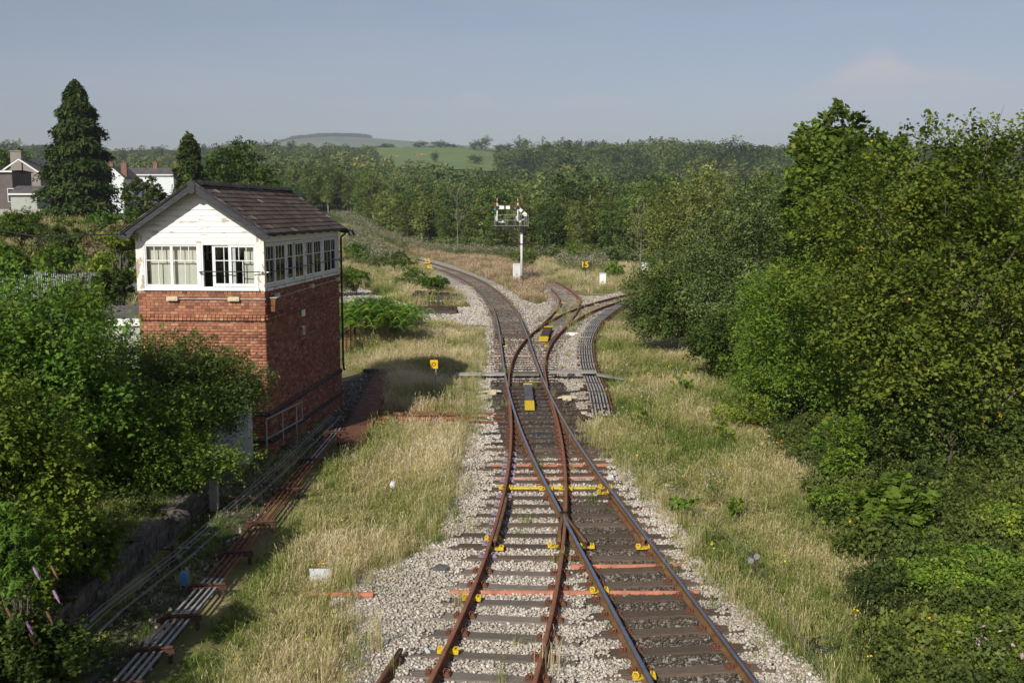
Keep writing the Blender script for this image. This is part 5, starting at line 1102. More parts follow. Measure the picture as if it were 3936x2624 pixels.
near('bush', 'shadowed shrub under the feathery ash', 'bush', (1560, 1800, 700, 930), 43, 1.8, 12000, .11, 'dark', 10, 18, .55, tr=.07)
near('bush', 'dark undergrowth below the large yellowing tree', 'bush', (1880, 2500, 880, 1120), 27, 1.6, 12000, .1, 'dark', 14, 19, .6, tr=.06)
near('sapling', 'young ash sapling with pinnate leaves in front of the large tree', 'sapling', (1870, 2010, 925, 1180), 25.5, .7, 3400, .11, 'bright', 10, 20, .35, tr=.025, fill=.35)
near('sapling', 'broad leaved young sycamore rising from the brambles', 'sapling', (1955, 2160, 1070, 1350), 21.5, .9, 2600, .15, 'green', 10, 21, .95, tr=.025, fill=.35)
br = [((2040, 2480, 1260, 1480), 18.2, 1.4, 'brambles at the right edge below the young sycamore'), ((2150, 2600, 1140, 1330), 22, 1.6, 'brambles filling the hollow under the large yellowing tree'), ((2040, 2560, 1430, 1680), 15.6, 1.1, 'lime green brambles in the bottom right corner'), ((1840, 2120, 1110, 1300), 23.2, 1.0, 'brambles behind the young sycamore'), ((1620, 1820, 900, 985), 34, .8, 'low brambles at the foot of the feathery ash')]
for k, (bb, Y, ry, lab) in enumerate(br): near('bramble_thicket', lab, 'brambles', bb, Y, ry, (17000, 14000, 19000, 7000, 3600)[k], .058, 'bramble', 18, 40 + k, .8, tr=.015, fill=.34, twig=.2, group='bramble thickets on the right bank')
for k, (px, py, h_, lab) in enumerate(((1465, 985, .75, 'low leafy weed clump near the right ballast shoulder'), (1660, 1020, 1.0, 'green shrublet halfway up the right verge'), (1575, 1190, .6, 'small leafy weed at the edge of the right ballast'), (1690, 1190, .55, 'small green weed clump on the lower right verge'), (1480, 790, 1.3, 'pale weed clump under the dark sallow bush'), (1560, 905, .9, 'rough green weed patch below the dark sallow bush'))):
    p = G(px, py, -.2); o = thing('weed_clump', lab, 'weed', p); link('foliage', crown_mesh('foliage', ell_blobs(0, 0, h_ * .5, h_ * .6, h_ * .5, h_ * .5, 6, k), 900, .085, LV['bright'], 60 + k, .5), o); MB().tube([(0, 0, -.1), (0, 0, h_ * .7)], .01, 5).build('stem', MT['bark'], o)
# left-hand bushes
near('bush', 'tall dark green bush at the left edge in front of the fence', 'bush', (-180, 320, 585, 1260), 22.5, 2.2, 40000, .1, 'green', 26, 31, .55, tr=.08, fill=.46)
near('bush', 'willow bush spreading across the lower brick front of the signal box', 'bush', (130, 578, 730, 1190), 26.3, 1.9, 46000, .085, 'sallow', 30, 32, .38, tr=.07, fill=.44)
near('bush', 'sunlit yellow green bush filling the lower left edge', 'bush', (-280, 190, 820, 1500), 16.4, 1.5, 32000, .08, 'lime', 24, 33, .6, tr=.05, fill=.44)
near('bush', 'dark shrub in the shade between the left bushes and the platform wall', 'bush', (20, 540, 880, 1200), 23.6, 1.4, 26000, .085, 'green', 24, 34, .5, tr=.05, fill=.48)
near('bush', 'yellow leaved elder beside the white cabin roof', 'bush', (70, 240, 635, 860), 30, 1.4, 14000, .09, 'lime', 16, 35, .45, tr=.05, fill=.48)
near('bush', 'shaded bramble mound hanging over the platform wall', 'bush', (60, 300, 1180, 1400), 18.0, .6, 7000, .075, 'green', 12, 36, .7, tr=.03)
near('bush', 'low dark ivy mass in the bottom left corner', 'bush', (-160, 230, 1340, 1640), 14.4, .9, 9000, .07, 'dark', 12, 37, .7, tr=.03)
bd = near('buddleia', 'buddleia with drooping purple flower spikes at the left edge', 'shrub', (-80, 150, 1120, 1370), 14.0, .7, 3600, .11, 'green', 10, 38, .28, tr=.03)
MT['purple'] = mat('buddleia flower', (.24, .1, .28), .8, scale=30, col2=(.4, .25, .42)); MT['spent'] = mat('spent flower spike', (.14, .07, .04), .9, var=.4, scale=20)
rr = random.Random(5)
for k in range(14):
    a_ = rr.uniform(-.3, 1.9); p = Vector((rr.uniform(-.5, .75), -.62 + rr.uniform(-.1, .15), rr.uniform(1.35, 2.45))); d_ = Vector((.1, -.05, -.16)); MB().tube([p, p + d_ * .5, p + d_], [.014, .02, .004], 6).build('flower_spike', MT['purple'] if k % 4 == 0 else MT['spent'], bd)
ob_ = thing('bush', 'lineside bush beyond the lower left corner, seen by its shadow', 'bush', (-7.6, 8.9, -.2)); blx = ell_blobs(0, 0, 2.6, 1.7, 1.8, 2.5, 14, 390, .45); link('crown', crown_mesh('crown', blx, 12000, .1, LV['green'], 390, .55), ob_); link('trunk', trunk_mesh(4, .07, blx, MT['bark'], 390), ob_)
# bracken and weeds round the far end of the box
def frond_bush(name, label, px, py, rx, ry, h_, n, m, seed):
    r = np.random.default_rng(seed); V = []; F = []; A = []
    for k in range(n):
        bx, by = r.normal(0, .45) * rx, r.normal(0, .45) * ry; hh = h_ * r.uniform(.6, 1.05) * (1 - .35 * min(1, math.hypot(bx / rx, by / ry))); az = r.uniform(0, 6.28); L_ = r.uniform(.7, 1.2); tone = np.clip(r.normal(.5, .2), 0, 1)
        d = np.array([math.cos(az), math.sin(az)])
        for i in range(9):
            t_ = .25 + .75 * i / 8; c = np.array([bx + d[0] * L_ * t_ * .75, by + d[1] * L_ * t_ * .75, hh * (1 - (t_ - .55) ** 2 * .9)]); w_ = .34 * L_ * (1.05 - t_) + .02; s = np.array([-d[1], d[0], 0])
            for sg in (-1, 1):
                b0 = len(V); tip = c + s * sg * w_ + np.array([d[0] * .05, d[1] * .05, -.05]); V += [c - np.array([*d, 0]) * .04, tip - np.array([*d, 0]) * .02, tip + np.array([*d, 0]) * .02, c + np.array([*d, 0]) * .04]; F.append([b0, b0 + 1, b0 + 2, b0 + 3]); A.append(np.clip(tone + r.normal(0, .08), 0, 1))
    o = thing(name, label, 'bracken', G(px, py, -.25)); link('fronds', npmesh('fronds', V, F, LV[m], attr=A), o); MB().tube([(0, 0, -.1), (0, 0, h_ * .5)], .02, 5).build('stem', MT['bark'], o); return o
frond_bush('bracken', 'big mound of green bracken at the far corner of the box', 850, 790, 2.7, 3.0, 2.7, 620, 'bracken', 3); frond_bush('bracken', 'bracken spilling over the gravel behind the rusty posts', 875, 765, 2.2, 2.4, 2.1, 320, 'bracken', 4); frond_bush('bracken', 'small separate bracken tuft in the dry grass', 938, 752, .9, .9, .9, 50, 'bracken', 5)
for k, (bb, Y, n, m, lab) in enumerate((((955, 1050, 628, 676), 92, 4000, 'green', 'green weed thicket behind the sleeper heap'), ((900, 990, 610, 668), 96, 3500, 'sallow', 'tall brown green weeds left of the speed figures'), ((786, 860, 555, 600), 125, 4000, 'green', 'green scrub just past the box downpipe'), ((850, 960, 575, 620), 118, 4000, 'sallow', 'scrub on the bank inside the curve'), ((785, 850, 610, 660), 88, 2500, 'green', 'green weeds beside the gravel heap'), ((1385, 1440, 590, 640), 112, 3500, 'bright', 'bright green bush behind the scuffed white cabinet'), ((1170, 1240, 560, 610), 128, 3500, 'green', 'low green shrubs behind the bracket signal'), ((1290, 1350, 550, 600), 140, 3500, 'bright', 'ivy green shrub at the wood edge above the figure 15'))):
    near('shrub', lab, 'shrub', bb, Y, 1.6, n, .17, m, 10, 70 + k, .55, tr=.05, fill=.4)
# left background planting
def conifer(name, label, bb, Y, n, seed, m='conifer', spray=.55, pw=.8):
    x0, x1, yt, yb = bb; a = GY((x0 + x1) / 2, yt, Y); g0 = hz(a.x, Y); H_ = a.z - g0; R_ = (x1 - x0) / 2 / 2439 * Y; r = np.random.default_rng(seed)
    o = thing(name, label, 'conifer', (a.x, Y, g0)); nb = n // 12
    zt = r.uniform(.02, 1, nb) ** .85; az = r.uniform(0, 6.283, nb); lay = .82 + .18 * np.sin(zt * H_ * 2.6 + 1.5 * np.sin(az * 2)); rad = R_ * (1 - zt) ** pw * lay * r.uniform(.72, 1.14, nb) * (1 + .1 * np.sin(az * 3 + zt * 9)) + .15
    li = np.repeat(np.arange(nb), 12); t_ = r.uniform(.45, 1.05, len(li)); az2 = az[li] + r.normal(0, .1, len(li))
    C = np.stack([np.cos(az2) * rad[li] * t_, np.sin(az2) * rad[li] * t_, zt[li] * H_ * .985 - (t_ ** 2) * .55 * rad[li] * .35 + r.normal(0, .22, len(li))], 1)
    out = np.stack([np.cos(az2), np.sin(az2), np.full(len(li), .35)], 1); nr = unit(out * .6 + np.array([0, 0, .6]) + r.normal(size=(len(li), 3)) * .4)
    V, F = leaf_quads(C, nr, spray * r.uniform(.6, 1.3, len(li)), .38, r, 1.2)
    at = np.clip(.4 + r.normal(0, .12, nb)[li] + r.normal(0, .17, len(li)), 0, 1); link('crown', npmesh('crown', V, F, LV[m], attr=at), o)
    MB().tube([(0, 0, -.3), (0, 0, H_ * .5), (0, 0, H_ * .93)], [R_ * .07, R_ * .045, .03], 7).build('trunk', MT['bark'], o); return o
conifer('conifer', 'very tall dark conifer beside the grey house', (66, 276, 188, 560), 135, 36000, 1, spray=.8, pw=.58); conifer('conifer', 'smaller pointed conifer left of the dark round tree', (382, 482, 311, 445), 118, 11000, 2, spray=.6, pw=.4); conifer('conifer', 'yellow green conifer just above the box roof', (392, 470, 402, 470), 82, 4000, 3, 'lime', .35, .6)
bgp = [((462, 652, 304, 480), 116, 12000, .32, 'dark', 'tree', 'dark round tree behind the box roof ridge'), ((560, 640, 385, 470), 104, 3500, .26, 'dark', 'tree', 'small dark tree beside the box roof ridge'), ((262, 400, 408, 530), 95, 7000, .26, 'dark', 'bush', 'dark bush mass in front of the white terrace'), ((185, 325, 505, 610), 62, 5000, .17, 'dry', 'bush', 'tangle of bare brown twigs left of the box gable'), ((-30, 120, 470, 560), 84, 6000, .2, 'green', 'bush', 'green bush below the brown house'), ((90, 215, 500, 600), 72, 5000, .18, 'sallow', 'bush', 'thin bush in front of the tall conifer'), ((205, 330, 565, 665), 56, 5000, .15, 'bright', 'bush', 'pink flecked scrub left of the box windows'), ((190, 320, 480, 540), 88, 4000, .2, 'green', 'bush', 'green hedge at the foot of the tall conifer'), ((60, 200, 550, 625), 68, 5000, .17, 'green', 'bush', 'leafy scrub behind the palisade fence'), ((460, 620, 405, 500), 78, 6000, .2, 'sallow', 'bush', 'grey green bush showing over the box roof'), ((-40, 78, 322, 400), 205, 4000, .5, 'wood_c', 'tree', 'dark tree behind the grey house chimney'), ((215, 300, 600, 690), 47, 4000, .13, 'sallow', 'bush', 'brown green scrub beside the white corner post'), ((-60, 90, 560, 640), 58, 5000, .15, 'green', 'bush', 'bush at the far left in front of the fence'), ((225, 322, 520, 580), 52, 3500, .13, 'lime', 'bush', 'yellowish bush touching the box gable')]
for k, (bb, Y, n, lf, m, cat, lab) in enumerate(bgp): near(cat, lab, cat, bb, Y, max(1.5, (bb[1] - bb[0]) / 2 / 2439 * Y * .8), n, lf, m, 14, 120 + k, .3 if m == 'dry' else .6, tr=.1 if Y < 90 else .25)

# ---------------------------------------------------------------- the wood
protos = []
for k, (m, tk, shape) in enumerate((('wood_a', 'bark', (2.7, 2.7, 5.7)), ('wood_b', 'birch', (2.4, 2.4, 5.7)), ('wood_a', 'bark', (3.1, 3.1, 5.6)), ('wood_b', 'birch', (2.6, 2.6, 5.6)), ('wood_c', 'bark', (3.4, 3.4, 5.5)), ('wood_c', 'bark', (2.9, 2.9, 5.8)))):
    bl = ell_blobs(0, 0, 12.2 - shape[2], *shape, 22, 200 + k, .38, -.9)
    protos.append((crown_mesh('crown', bl, 6500, .3, LV[m], 210 + k, .65, .2, per=22), trunk_mesh(10.5, .16, bl, MT[tk], 220 + k, nb=8)))
E_ = np.array([(-150, 330), (-75, 330), (-48, 318), (-30, 240), (-12, 192), (-2, 174), (8, 157), (15, 142), (21, 126), (26, 108), (45, 96), (80, 92)], float)
def edge_y(x): return np.interp(x, E_[:, 0], E_[:, 1])
r = np.random.default_rng(77); wood = []
for d0 in (0, 5, 10, 16, 23):
    x = -118.0
    while x < 62:
        ye = float(edge_y(x)); yy = ye + d0 + r.uniform(-2, 2)
        if abs(x) < .55 * yy and len(wood) < 300 and (x - float(cM(min(yy, 249))) > 5 or x < -60 or yy > 260): wood.append((x + r.uniform(-1, 1), yy, d0))
        x += r.uniform(3.0, 4.6) * (1 + max(0, ye - 160) / 170)
KL = {0: 'leafy tree at the very front of the wood beyond the tracks', 1: 'leafy tree deeper in the wood beyond the tracks'}
for k, (x, y, d0) in enumerate(wood):
    s = (.8 + .2 * (y - 120) / 170 + r.uniform(-.14, .14)) * (1.04 if d0 > 8 else .92); s = min(s, 1.4); pi_ = r.integers(0, 6) if y > 110 else 2
    cm, tm_ = protos[pi_]; o = link('wood_tree', None, None, (x, y, hz(x, y)), (0, 0, r.uniform(0, 6.28)), (s * r.uniform(.8, 1.5), s * r.uniform(.8, 1.5), s * r.uniform(.85, 1.12)))
    tag(o, KL[0 if d0 == 0 else 1], 'tree', 'front row of the wood' if d0 == 0 else 'inner trees of the wood'); link('crown', cm, o); link('trunk', tm_, o)
def dead_tree(label, px, pt, pb, Y, seed):
    a = GY(px, pt, Y); g0 = hz(a.x, Y); rr = random.Random(seed); o = thing('dead_tree', label, 'tree', (a.x, Y, g0)); H_ = a.z - g0; b = MB(); pts_ = [Vector((rr.uniform(-.2, .2) * t_ * 3, 0, H_ * t_)) for t_ in (0, .3, .6, 1)]; b.tube(pts_, [.1, .075, .05, .012], 6); br_ = MB()
    for k in range(16):
        s_ = pts_[0].lerp(pts_[3], rr.uniform(.3, .92)); d_ = Vector((rr.uniform(-1, 1), rr.uniform(-.6, .4), rr.uniform(.35, 1))).normalized() * H_ * rr.uniform(.12, .3); br_.tube([s_, s_ + d_ * .5 + Vector((0, 0, .1)), s_ + d_], [.035, .024, .01], 5)
    b.build('trunk', MT['deadwood'], o); br_.build('branches', MT['deadwood'], o)
dead_tree('bare pale dead tree at the wood edge right of the figure 15', 1470, 470, 600, 108, 1); dead_tree('leaning pale dead stem in the wood left of the signal', 905, 395, 520, 236, 2); dead_tree('pale bare tree against the wood above the signal', 1050, 420, 560, 180, 3)
# understorey along the wood edge: scrub mass nobody could count
MT['leaf_inst'] = ramp_mat('woodland leaves', [(0, (.034, .058, .018)), (1, (.4, .38, .12)), (.35, (.115, .165, .046)), (.7, (.225, .28, .085))], source='inst', rough=.6, trans=.2)
def blobtree(seed, n, leaf, sh=(.5, .5, .5), cz=.5):
    bl = ell_blobs(0, 0, cz, *sh, 12, seed, .4, -.8); return crown_mesh('woodland_crown', bl, n, leaf, MT['leaf_inst'], seed, .7, .2, per=16, vary=.16)
UB = [blobtree(300 + k, 500, .07, (.55, .55, .5), .48) for k in range(3)]
pts = []
for k in range(520):
    x = r.uniform(-110, 60); y = float(edge_y(x)) + r.uniform(-4.5, 3)
    if x - float(cM(min(y, 249))) > 3.5 or x < -60: pts.append((x, y, hz(x, y)))
n = len(pts); sc = r.uniform(1.3, 3.4, n); scatter('undergrowth', pts, np.stack([sc * 1.3, sc * 1.3, sc], 1), np.stack([0 * sc, 0 * sc, r.uniform(0, 6.28, n)], 1), np.clip(r.normal(.45, .2, n), 0, 1), r.integers(0, 3, n), UB, 'green undergrowth along the foot of the wood', 'undergrowth')
# the far woods: one mass
FB = [blobtree(320 + k, 1000, .06, (.42, .42, .5), .5) for k in range(5)]
FN = [blobtree(330 + k, 3600, .03, (.4, .4, .52), .5) for k in range(4)]
pts = []; hs = []
for k in range(15000):
    y = 150 + (1190 - 150) * r.random() ** .62; x = r.uniform(-.62, .62) * y
    if y < edge_y(x) + 24 and -118 < x < 62: continue
    if x < -58 and y < 250: continue
    if y < 230 and x > 60: pass
    dxp = x / y * 2439 + 1176
    if 862 < dxp < 1150 and y > 600: continue
    if dxp < 860 and y > 1130: continue
    if r.random() > (260 / y) ** .8: continue
    pts.append((x, y, hz(x, y))); hs.append(11.5 * r.uniform(.7, 1.4) * (1.05 if y < 400 else 1.0))
n = len(pts); hs = np.array(hs); pts = np.array(pts)
tn = .44 + .22 * np.sin(pts[:, 0] * .03 + 1) * np.sin(pts[:, 1] * .02) + r.normal(0, .17, n)
for sel, prt, lab in ((pts[:, 1] >= 380, FB, 'mass of mixed woodland covering the rising ground to the skyline'), (pts[:, 1] < 380, FN, 'depth of the nearer wood behind its front rows of trees')):
    n = int(sel.sum()); h1 = hs[sel]; wf = np.where(pts[sel][:, 1] > 380, 1.25, .9) * r.uniform(.8, 1.25, n); scatter('woodland', pts[sel], np.stack([h1 * wf, h1 * wf, h1], 1), np.stack([0 * h1, 0 * h1, r.uniform(0, 6.28, n)], 1), np.clip(tn[sel], 0, 1), r.integers(0, len(prt), n), prt, lab, 'woodland')
# hedge and field trees on the hill
def GT(px, py):
    prev = None
    for Y in np.arange(250, 1700, 2.0):
        p = GY(px, py, Y)
        if p.z <= hz(p.x, Y) + .3: return Vector((p.x, Y, hz(p.x, Y)))
    p = GY(px, py, 1320); return Vector((p.x, 1320, hz(p.x, 1320)))
HB = [crown_mesh('crown', ell_blobs(0, 0, .56, .46, .46, .5, 16, 340 + k, .5), 2200, .055, LV['wood_c'], 340 + k, .7, .2, per=20) for k in range(3)]
HT = trunk_mesh(.5, .035, [], MT['bark'], 3)
def hill_tree(px, pt, w_, Y, lab, grp=None):
    c = GY(px, pt, Y); g0 = hz(c.x, Y); H_ = c.z - g0; W_ = w_ / 2439 * Y / .84
    o = link('hill_tree', None, None, (c.x, Y, g0 - .3), (0, 0, px), (W_, W_, H_ / 1.0)); tag(o, lab, 'tree', grp); link('crown', HB[int(px) % 3], o); link('trunk', HT, o)
hill_tree(1090, 323, 28, 1240, 'left of the pair of dark trees on the field skyline'); hill_tree(1114, 314, 34, 1245, 'taller right-hand tree of the pair on the field skyline'); hill_tree(1198, 316, 44, 1180, 'round dark tree just right of the thin mast'); hill_tree(1093, 355, 36, 980, 'round tree standing low in the green field'); hill_tree(1000, 348, 20, 1000, 'slim tree in the middle of the green field'); hill_tree(1527, 324, 62, 620, 'big dark crown standing alone above the right woods'); hill_tree(1302, 312, 62, 900, 'tall dark clump on the skyline right of the field'); hill_tree(1255, 322, 50, 960, 'dark tree left of the tallest skyline clump')
for px, pt, w_, Y, lab in ((1152, 350, 44, 900, 'yellowish tree at the right foot of the green field'), (1188, 342, 52, 880, 'dark tree filling the gap right of the green field'), (1238, 334, 64, 860, 'broad dark tree below the skyline right of the field'), (1296, 330, 70, 840, 'broad dark crown under the tallest skyline clump'), (1350, 332, 60, 830, 'rounded tree right of the tallest skyline clump'), (1405, 334, 60, 850, 'rounded tree midway along the right skyline'), (832, 346, 44, 1010, 'dark tree at the left corner of the green field'), (858, 352, 40, 960, 'lower dark tree at the left corner of the green field'), (884, 358, 40, 900, 'reddish bush line tree at the left foot of the field'), (1690, 318, 90, 800, 'high rounded crown on the right-hand hill'), (1625, 330, 70, 780, 'rounded crown left of the high right-hand crown'), (1760, 326, 80, 790, 'rounded crown right of the high right-hand crown'), (1610, 345, 60, 640, 'lower rounded crown on the right-hand hill')): hill_tree(px, pt, w_, Y, lab)
for k, (px, pt, w_) in enumerate(((884, 334, 38), (868, 343, 22), (964, 331, 30), (990, 341, 18), (1012, 330, 32), (1036, 336, 28), (1150, 339, 26), (1165, 336, 20), (905, 343, 22), (935, 343, 20), (1060, 343, 18))): hill_tree(px, pt - 7, w_ * 1.15, 1318 + k, 'hedge tree on the far edge of the green field', 'hedge trees along the field skyline')
for k in range(17): hill_tree(622 + k * 15, 334 + 9 * abs(math.sin(k * 1.9)), 26, 1170 + 7 * k, 'skyline tree left of the green field', 'skyline trees left of the field')
cw = MB(); cw.prism([(-1.05, .7), (-1.0, 1.35), (-.6, 1.42), (.5, 1.4), (.85, 1.5), (1.05, 1.45), (1.4, 1.1), (1.3, .98), (1.0, 1.1), (.75, .75), (0, .62), (-.6, .66)], 'y', -.28, .28)
for (x, y) in ((-.9, -.2), (-.85, .2), (.6, -.2), (.65, .2)): cw.bar((x, y, .75), (x, y, 0), .18, .18)
cwm = cw.mesh('cow', MT['cow'])
for (px, py, rz_) in ((904, 360, .3), (912, 362.6, 2.5), (950, 358, 1.0), (957, 356.6, .2), (965, 357.5, 3.0), (960, 360.5, .4), (968, 360, 2.8), (970, 358.5, .1), (978, 359, 3.3)):
    p = GT(px, py); o = link('cow', cwm, None, p + Vector((0, 0, .9)), (0, 0, rz_), (1.15, 1.15, 1.15)); tag(o, 'tiny brown cow grazing on the green hill field', 'cow', 'cows grazing on the hill field')
ms = thing('mast', 'thin lattice mast on the skyline behind the field trees', 'mast', (GY(1133, 340, 1500).x, 1500, hz(GY(1133, 340, 1500).x, 1500)))
zt = GY(1133, 312, 1500).z - ms.location.z; mb_ = MB()
for s1, s2 in ((1, 1), (1, -1), (-1, -1), (-1, 1)): mb_.bar((s1 * 2.4, s2 * 2.4, 0), (s1 * .3, s2 * .3, zt), .3)
for k in range(10): q_ = k / 10; w_ = 2.4 - 2.1 * q_; mb_.bar((-w_, -w_, zt * q_), (w_, -w_, zt * q_ + 2), .2)
mb_.build('lattice', MT['grey_metal'], ms)
pw_ = []
for k in range(900):
    x = r.uniform(hx[2], hx[6] + 60); pw_.append((x, 5240 + r.uniform(-60, 60) + 20, float(np.interp(x, fx, ridge)) - 4))
n = len(pw_); sc = r.uniform(12, 20, n); scatter('plantation', pw_, np.stack([sc * 1.6, sc * 1.6, sc], 1), np.zeros((n, 3)), np.full(n, .1), r.integers(0, 5, n), FB, 'dark plantation strip along the crest of the far hill', 'plantation')

# ---------------------------------------------------------------- houses
def house(name, label, Y, box_px, wallm, roofm, depth, ridge_px=None, gable=True, windows=(), cat='house', ground=None):
    """front wall from pixel box (x0,x1,eaves y); ridge height from pixel"""
    x0, x1, ye = box_px; a = GY(x0, ye, Y); b = GY(x1, ye, Y); g0 = hz((a.x + b.x) / 2, Y) - .5
    o = thing(name, label, cat, ((a.x + b.x) / 2, Y, g0)); hw = (b.x - a.x) / 2; he = a.z - g0
    rzv = (GY((x0 + x1) / 2, ridge_px, Y).z - g0) if ridge_px else he
    if gable:
        MB().prism([(-hw, 0), (hw, 0), (hw, he), (0, rzv), (-hw, he)], 'y', 0, depth).build('wall', MT[wallm], o)
        for s in (-1, 1): MB().prism([(0, rzv + .05), (s * (hw + .35), he - .22 * 1), (s * (hw + .35), he - .07), (0, rzv + .22)], 'y', -.25, depth + .25).build('roof', MT[roofm], o); MB().prism([(0, rzv - .12), (s * (hw + .3), he - .4), (s * (hw + .3), he - .15), (0, rzv + .12)], 'y', -.3, -.255).build('bargeboard', MT['white'], o)
    else:
        MB().box(-hw, hw, 0, depth, 0, he).build('wall', MT[wallm], o)
        MB().prism([(-.35, he), (depth / 2, rzv), (depth + .35, he), (depth + .35, he + .1), (depth / 2, rzv + .12), (-.35, he + .1)], 'x', -hw - .2, hw + .2).build('roof', MT[roofm], o); MB().box(-hw - .2, hw + .2, -.4, -.353, he - .12, he + .1).build('fascia', MT['white'], o)
    for (wx, wz, ww, wh) in windows:
        f = MB().box(wx, wx + ww, -.06, -.003, wz, wz + wh).build('window', MT['upvc'], o); n_ = 2
        for k in range(n_): u = wx + .08 + k * (ww - .08) / n_; MB().box(u, u + (ww - .08) / n_ - .08, -.075, -.061, wz + .08, wz + wh - .08).build('pane', MT['dark_glass'], f)
    return o, hw, he, rzv
o, hw, he, rzv = house('house', 'grey rendered gable house with a broad chimney left of the tall conifer', 165, (0, 92, 396), 'render_grey', 'slate', 10, 366, windows=((-.6, 4.2, 1.1, 1.5), (1.6, 1.4, 1.2, 1.4)))
ch = MB().box(-.9, .75, -.25, .9, rzv - 2.5, rzv + 1.15).build('chimney', MT['render_grey'], o, (-.35, 0, 0)); MB().box(-1.0, .85, -.35, 1.0, rzv + 1.15, rzv + 1.3).build('chimney_cap', MT['render_grey'], ch)
o, hw, he, rzv = house('house_extension', 'dark brown flat roofed extension at the left edge', 150, (-60, 27, 394), 'render_brown', 'slate', 6, 391, gable=False, windows=((1.9, 3.8, 1.6, 1.9), (2.0, .6, 1.5, 1.4)), cat='building')
o, hw, he, rzv = house('garage', 'low tiled outbuilding with pale green wall by the grey house', 146, (24, 84, 446), 'wall_green', 'slate', 5, 428, gable=False, cat='building')
o, hw, he, rzv = house('terraced_house', 'white walled terrace with slate roof behind the dark bushes', 200, (262, 398, 402), 'wall_white', 'slate', 8, 385, gable=False, windows=((-3.2, 2.0, 1.2, 1.5), (.5, 2.0, 1.2, 1.5), (3, 2.0, 1.2, 1.5)))
cm_ = MB().box(-.4, .4, 3.6, 4.4, rzv - .5, rzv + 1.1).build('chimney', MT['redbrick'], o, (1.0, 0, 0)); MB().tube([(0, 4, rzv + 1.1), (0, 4, rzv + 1.5)], .16, 8).build('chimney_pot', MT['redbrick'], cm_)
o, hw, he, rzv = house('house', 'red brick chimneyed house behind the tall conifer', 190, (236, 283, 408), 'wall_white', 'slate', 8, 386, windows=())
for dx in (-.8, 1.6):
    cm_ = MB().box(-.5, .5, 1, 1.8, rzv - 1.5, rzv + .9).build('chimney', MT['redbrick'], o, (dx, 0, 0)); MB().tube([(0, 1.4, rzv + .9), (0, 1.4, rzv + 1.3)], .17, 8).build('chimney_pot', MT['redbrick'], cm_)
tag(MB().box(-6, 6, -.15, .15, 0, 2.6).build('garden_wall', MT['concrete'], None, (GY(60, 470, 141).x, 141, hz(-65, 141) - .3)), 'pale stone garden wall below the green outbuilding', 'wall')

# ---------------------------------------------------------------- grass
GRS = [(0, (.085, .15, .024)), (1, (.86, .74, .5)), (.3, (.24, .31, .065)), (.55, (.52, .46, .2)), (.8, (.71, .59, .35))]
MT['grass'] = ramp_mat('grass blades', GRS, source='inst', rough=.7, trans=.35, spec=.1)
MT['grass_red'] = ramp_mat('brown grass blades', [(0, (.2, .15, .07)), (1, (.66, .5, .34)), (.5, (.42, .28, .18))], source='inst', rough=.8, trans=.3)
def tuft(seed, nb, h_, w_, sp_, bend, m, head=0.0):
    r = np.random.default_rng(seed); V = []; F = []; A = []
    for k in range(nb):
        az = r.uniform(0, 6.28); b = np.array([r.normal(0, sp_), r.normal(0, sp_), 0]); hh = h_ * r.uniform(.5, 1.15); ln = bend * r.uniform(.2, 1.2) * hh; d = np.array([math.cos(az), math.sin(az), 0]); s = np.array([-d[1], d[0], 0]) * w_ * .5
        p1 = b + d * ln * .3 + np.array([0, 0, hh * .6]); p2 = b + d * ln + np.array([0, 0, hh * r.uniform(.85, 1)]); i = len(V); tone = np.clip(r.normal(.5, .22), 0, 1)
        V += [b - s, b + s, p1 + s * .8, p1 - s * .8, p2 + s * .15, p2 - s * .15]; F += [[i, i + 1, i + 2, i + 3], [i + 3, i + 2, i + 4, i + 5]]; A += [tone, tone]
        if head and r.random() < head:
            i = len(V); e = p2 + np.array([0, 0, .0]); up = unit(p2 - p1) * .1; V += [e - s * 1.2, e + s * 1.2, e + up + s * .6, e + up - s * .6]; F.append([i, i + 1, i + 2, i + 3]); A.append(min(1, tone + .35))
    return npmesh('grass_tuft', V, F, m, attr=A)
TF = [tuft(1, 34, .62, .011, .10, .55, MT['grass'], .5), tuft(2, 34, .5, .011, .12, .8, MT['grass'], .35), tuft(3, 30, .78, .010, .09, .4, MT['grass'], .7), tuft(4, 40, .28, .012, .12, .8, MT['grass']), tuft(5, 40, .2, .013, .14, .9, MT['grass'])]
TFR = [tuft(11 + k, 34, .85, .016, .16, .4, MT['grass_red'], .7) for k in range(3)]
KEEP = [(-2.46, 45.3, .9), (pb0.x, pb0.y, 2.0), (pb0.x, pb0.y - 2, 1.6), (pa0.x, pa0.y, 1.7), (pa0.x, pa0.y - 3, 1.5), (sb.x, sb.y - 1.5, 1.6), (sb.x - .6, sb.y - 4, 1.2)] + [(G(px, py).x, G(px, py).y, rr_) for px, py, rr_ in ((1384, 668, 2.2), (1480, 646, 2.0), (1345, 662, 1.6), (797, 815, 1.0), (806, 808, .8), (1130, 912, .8), (1002, 925, .9), (736, 1325, .4), (1384, 680, 2), (1187, 660, 2))]
